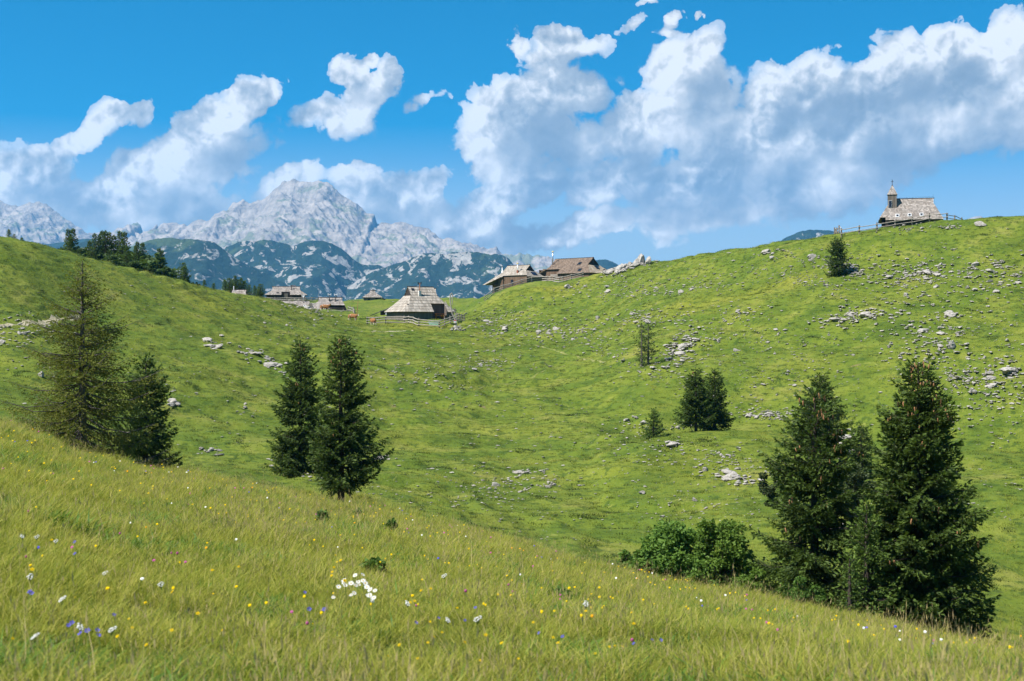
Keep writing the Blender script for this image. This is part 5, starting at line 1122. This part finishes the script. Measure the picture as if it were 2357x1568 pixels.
def meadow():
    x, y, rs = sow(88000, 3.0, 86, 1.15, .46, 3)
    cu = np.interp(CX+F*x/y, _us, _pd[:, 3]); keep = y < cu+7; x, y = x[keep], y[keep]; r2 = rs
    z = height(x, y); big = fbm(x/6, y/6, 3, 61); med = fbm(x/1.7, y/1.7, 3, 66)
    pr = [tuft('grass_tuft', 1, 36, .22, .23, .011, GM['meadow'], .9), tuft('grass_tuft', 2, 30, .24, .17, .013, GM['meadow'], 1.1), tuft('grass_tuft', 3, 7, .20, .36, .006, GM['dry'], .45, True), tuft('grass_tuft', 4, 24, .22, .14, .017, GM['dark'], 1.1), tuft('grass_tuft', 5, 40, .20, .27, .009, GM['meadow'], .8), tuft('grass_tuft', 6, 6, .22, .42, .005, GM['dry'], .6, True), tuft('grass_tuft', 7, 26, .26, .11, .034, GM['herb'], 1.5), tuft('grass_tuft', 8, 22, .24, .16, .022, GM['herb'], 1.3)]
    q = rs.rand(len(x)); k = np.where(q < .36, 0, np.where(q < .62, 1, 4)); dry = q > .86-.16*big; k[dry] = np.where(rs.rand(dry.sum()) < .6, 2, 5); k[(med < -.30) & (q < .55)] = 3; k[(med < -.1) & (q > .95)] = 3
    hb = (fbm(x/2.6, y/2.6, 3, 91) > .12) & (rs.rand(len(x)) < .62); k[hb] = np.where(rs.rand(hb.sum()) < .5, 6, 7)
    sc = (.65+.55*rs.rand(len(x)))*(1+.5*med)*(1+.30*big)*(1+np.clip((y-14)/60, 0, .3)); k[(k == 3) & (rs.rand(len(k)) < .3)] = 1
    scatter('meadow_grass', 'tall yellow green meadow grass with dry seed heads on the near slope', np.stack([x, y, z], 1), rs.uniform(0, 6.28, len(x)), sc, k, pr, rs.normal(0, .10, (len(x), 2)))
    x, y, rs = sow(150000, 36, 262, .75, .46, 4); cu = np.interp(CX+F*x/y, _us, _pd[:, 3]); keep = y > cu+5; x, y = x[keep], y[keep]; z = height(x, y); big = fbm(x/9, y/7, 4, 71); med = fbm(x/2.6, y/2.2, 3, 75)
    pr = [tuft('turf_tuft', 11, 24, .36, .09, .030, GM['turf'], .9, seg=2), tuft('turf_tuft', 12, 20, .38, .07, .036, GM['turf'], 1.0, seg=2), tuft('turf_tuft', 13, 26, .30, .15, .030, GM['dark'], .8, seg=2), tuft('turf_tuft', 14, 14, .3, .24, .018, GM['meadow'], .6, seg=2)]
    q = rs.rand(len(x)); k = np.where(q < .5, 0, 1); k[(med+.7*big > .60)] = 2; k[q > .945] = 2; k[(big < -.22) & (q < .5)] = 3  # the randomly strewn dark tufts stand in for small shadows of hummocks
    scatter('pasture_turf', 'short grazed turf with dark tussocks, some standing for hummock shade, on the hillsides', np.stack([x, y, z-.015], 1), rs.uniform(0, 6.28, len(x)), (.5+.55*rs.rand(len(x)))*np.where(k == 2, 1.2, 1)*(1+y/420), k, pr)
meadow()
# ---- flowers
def petal_mat(n, col):
    m, T = mat(n); ri = T.n('ShaderNodeObjectInfo').outputs['Random']; c_ = T.mix(ri, rgb(*col), rgb(*[q*.82 for q in col])); d = T.n('ShaderNodeBsdfDiffuse', ins={0: c_}); t = T.n('ShaderNodeBsdfTranslucent', ins={0: c_}); mx = T.n('ShaderNodeMixShader'); mx.inputs[0].default_value = .3
    T.nt.links.new(d.outputs[0], mx.inputs[1]); T.nt.links.new(t.outputs[0], mx.inputs[2]); o = T.n('ShaderNodeOutputMaterial'); T.nt.links.new(mx.outputs[0], o.inputs[0]); return m
PM = dict(white=petal_mat('white_petals', (.80, .80, .76)), yellow=petal_mat('yellow_petals', (.78, .55, .01)), orange=petal_mat('orange_petals', (.75, .36, .02)), violet=petal_mat('violet_petals', (.13, .12, .55)), pink=petal_mat('pink_petals', (.50, .12, .30)), stem=flat_mat('flower_stem', (.16, .22, .03), .7), gold=petal_mat('flower_centre', (.70, .42, .01)))
def flower_meshes(kind, seed):
    rs = np.random.RandomState(seed); h = {'daisy': .34, 'butter': .31, 'bell': .27, 'clover': .26, 'umbel': .36}[kind]; s = MB(); s.tube([(0, 0, 0), (.01, .01, h*.6), (.0, .03, h)], [.0026, .0022, .002], 4, 0, False); b = MB()
    top = Vector((0, .03, h)); tilt = Matrix.Rotation(R(42), 3, 'X')
    if kind in ('daisy', 'butter'):
        n, r, w = (14, .028, .0085) if kind == 'daisy' else (5, .018, .014)
        for k in range(n):
            a = 6.283*k/n+rs.normal(0, .06); d = Vector((math.cos(a), math.sin(a), .15)); e = Vector((-math.sin(a), math.cos(a), 0)); P = [d*.004, d*r*.6+e*w/2, d*r, d*r*.6-e*w/2]; b.poly([top+tilt@p for p in P])
        c_ = MB(); c_.tube([top-tilt@Vector((0, 0, .002)), top+tilt@Vector((0, 0, .005))], [.009 if kind == 'daisy' else .005, .005], 7); return s, b, c_
    if kind == 'bell':
        for k in range(5):
            a = 6.283*k/5; d = Vector((math.cos(a), math.sin(a), .55)); e = Vector((-math.sin(a), math.cos(a), 0)); P = [d*.003, d*.011+e*.0075, d*.020, d*.011-e*.0075]; b.poly([top+tilt@p for p in P])
    elif kind == 'clover': b.tube([top-Vector((0, 0, .012)), top, top+Vector((0, 0, .014)), top+Vector((0, 0, .022))], [.008, .017, .015, .004], 7)
    else:
        for k in range(16): a = rs.uniform(0, 6.28); r = .042*math.sqrt(rs.rand()); p = top+tilt@Vector((r*math.cos(a), r*math.sin(a), .006-r*.15)); b.tube([p, p+Vector((0, 0, .006))], [.011, .008], 5); s.tube([top-Vector((0, 0, .05)), p], .0015, 3, 0, False)
    return s, b, None
FLW = {}
for kd, pm_ in (('daisy', 'white'), ('butter', 'yellow'), ('bell', 'violet'), ('clover', 'pink'), ('umbel', 'white')):
    s, b, c_ = flower_meshes(kd, 5); mk = lambda mb, n, m: (lambda o: (o.data, bpy.data.objects.remove(o))[0])(mb.build(n, m)); FLW[kd] = (mk(s, 'stem', PM['stem']), mk(b, 'blossom', PM[pm_]), mk(c_, 'flower_centre', PM['gold']) if c_ else None)
FN = dict(daisy=('daisy', 'daisy'), butter=('buttercup', 'buttercup'), bell=('bellflower', 'bellflower'), clover=('clover_flower', 'clover'), umbel=('umbel_flower', 'umbel flower'))
def flower(kd, u, v, label, group, sc=1.0, rs=random.Random(8)):
    p = gpt(u, v+rs.uniform(14, 26)*(v/1568)**3, 5, 60); t = thing(FN[kd][0], label, FN[kd][1], p, rs.uniform(-1.2, 1.2), group); t.rotation_euler[0] = rs.uniform(-.12, .12); t.scale = (sc*rs.uniform(.85, 1.2),)*3
    st, bl, ce = FLW[kd]; link('stem', st, t); o = link('blossom', bl, t)
    if ce: link('flower_centre', ce, t)
def flowers():
    r = random.Random(4)
    for u, v in ((846,1386),(792,1395),(823,1398),(834,1401),(812,1397),(780,1413),(781,1425),(797,1417),(768,1427),(806,1417),(815,1424),(829,1420),(842,1422),(850,1423),(843,1430),(851,1431),(858,1428),(855,1436),(848,1440),(862,1441),(845,1436),(858,1445),(801,1424),(835,1411)):
        flower('daisy', u, v, 'white daisy in the cluster right of the foreground middle', 'daisies of the foreground cluster', .95)
    for u, v in ((768,1359),(776,1360),(765,1368),(763,1382),(792,1420)): flower('butter', u, v, 'large yellow flower above the daisy cluster', 'yellow flowers at the daisy cluster', 1.3)
    for u, v, k in ((55,1281,0),(83,1279,0),(128,1290,0),(70,1392,0),(236,1370,0),(140,1455,0),(68,1547,0),(186,1524,0),(246,1524,0),(372,1404,0),(1348,1444,0),(1020,1375,0),(938,1445,0),(1032,1480,0),(1092,1495,0)): flower('umbel', u, v, 'flat white umbel flower in the left foreground grass' if u < 500 else 'flat white flower in the right foreground grass', 'white umbels, left foreground' if u < 500 else 'white umbels, right foreground', .75)
    for u, v in ((58,1434),(72,1439),(165,1505),(158,1508),(228,1530),(268,1482),(196,1545),(172,1303),(171,1330),(745,1468),(712,1478),(708,1417),(172,1553),(240,1540)): flower('bell', u, v, 'violet blue bellflower in the left foreground grass' if u < 500 else 'violet blue bellflower below the daisy cluster', 'bellflowers of the left meadow' if u < 500 else 'bellflowers below the daisies', 1.0)
    for u, v in ((1073,1468),(1012,1470),(960,1490),(1090,1448),(1238,1510),(1290,1525),(1450,1530),(1508,1518),(1522,1530)): flower('bell', u, v, 'violet blue bellflower in the right foreground grass', 'bellflowers of the right meadow', .95)
    for u, v in ((396,1306),(408,1312),(55,1324),(275,1258),(65,1210),(1075,1400),(1180,1392),(960,1430),(1455,1515),(700,1480),(820,1345),(1165,1380)): flower('clover', u, v, 'pink clover head in the left meadow grass' if u < 650 else 'pink clover head in the right meadow grass', 'pink clover, left meadow' if u < 650 else 'pink clover, right meadow', .85)
    for _ in range(75):
        z = r.random()
        if z < .5: u, v = r.uniform(900, 1500), r.uniform(1400, 1565); a, g_ = 'yellow buttercup in the lower right foreground', 'buttercups, lower right'
        elif z < .8: u, v = r.uniform(0, 800), r.uniform(1280, 1560); a, g_ = 'yellow buttercup in the lower left foreground', 'buttercups, lower left'
        else: u, v = r.uniform(900, 1700), r.uniform(1300, 1420); a, g_ = 'yellow buttercup on the brow of the meadow right of centre', 'buttercups on the right brow'
        flower('butter', u, v, a, g_, r.uniform(.6, 1.0))
    # the countless farther blossoms: one object
    V, Fc, M_ = [], [], []; ms = [PM['yellow'], PM['white'], PM['pink'], PM['violet'], PM['orange']]; rs = np.random.RandomState(12); n = 0
    x, y, _ = sow(1150, 11, 72, .9, .40, 9); cu = np.interp(CX+F*x/y, _us, _pd[:, 3]); ok = (y < cu-1) & (fbm(x/5, y/5, 3, 81)+.25*rs.rand(len(x)) > .02); x, y = x[ok], y[ok]; z = height(x, y)+rs.uniform(.22, .40, len(x))
    for a, b, c_ in zip(x, y, z):
        q = rs.rand(); k = 0 if q < .70 else 1 if q < .81 else 2 if q < .92 else 3 if q < .96 else 4; r_ = (.012 if k == 0 else .014)*rs.uniform(.7, 1.4)*(1+max(0, b-16)/45); m = 6; an = np.arange(m)*2*np.pi/m; tl = rs.uniform(.3, .9)
        P = np.stack([a+r_*np.cos(an), b+r_*np.sin(an)*math.cos(tl), c_+r_*np.sin(an)*math.sin(tl)], 1); V.append(P); V.append(P*1+[0, 0, -.008]); i = n*2*m
        Fc.append([i+np.arange(m), i+m+np.arange(m)[::-1]]); M_ += [k, k]; n += 1
    t = link('wildflowers', mesh_np('wildflowers', np.vstack(V), [np.array([f for p in Fc for f in p])], ms, False, M_)); tag(t, 'countless tiny yellow, white and pink blossoms over the near slope', 'flowers', None, 'stuff')
flowers()
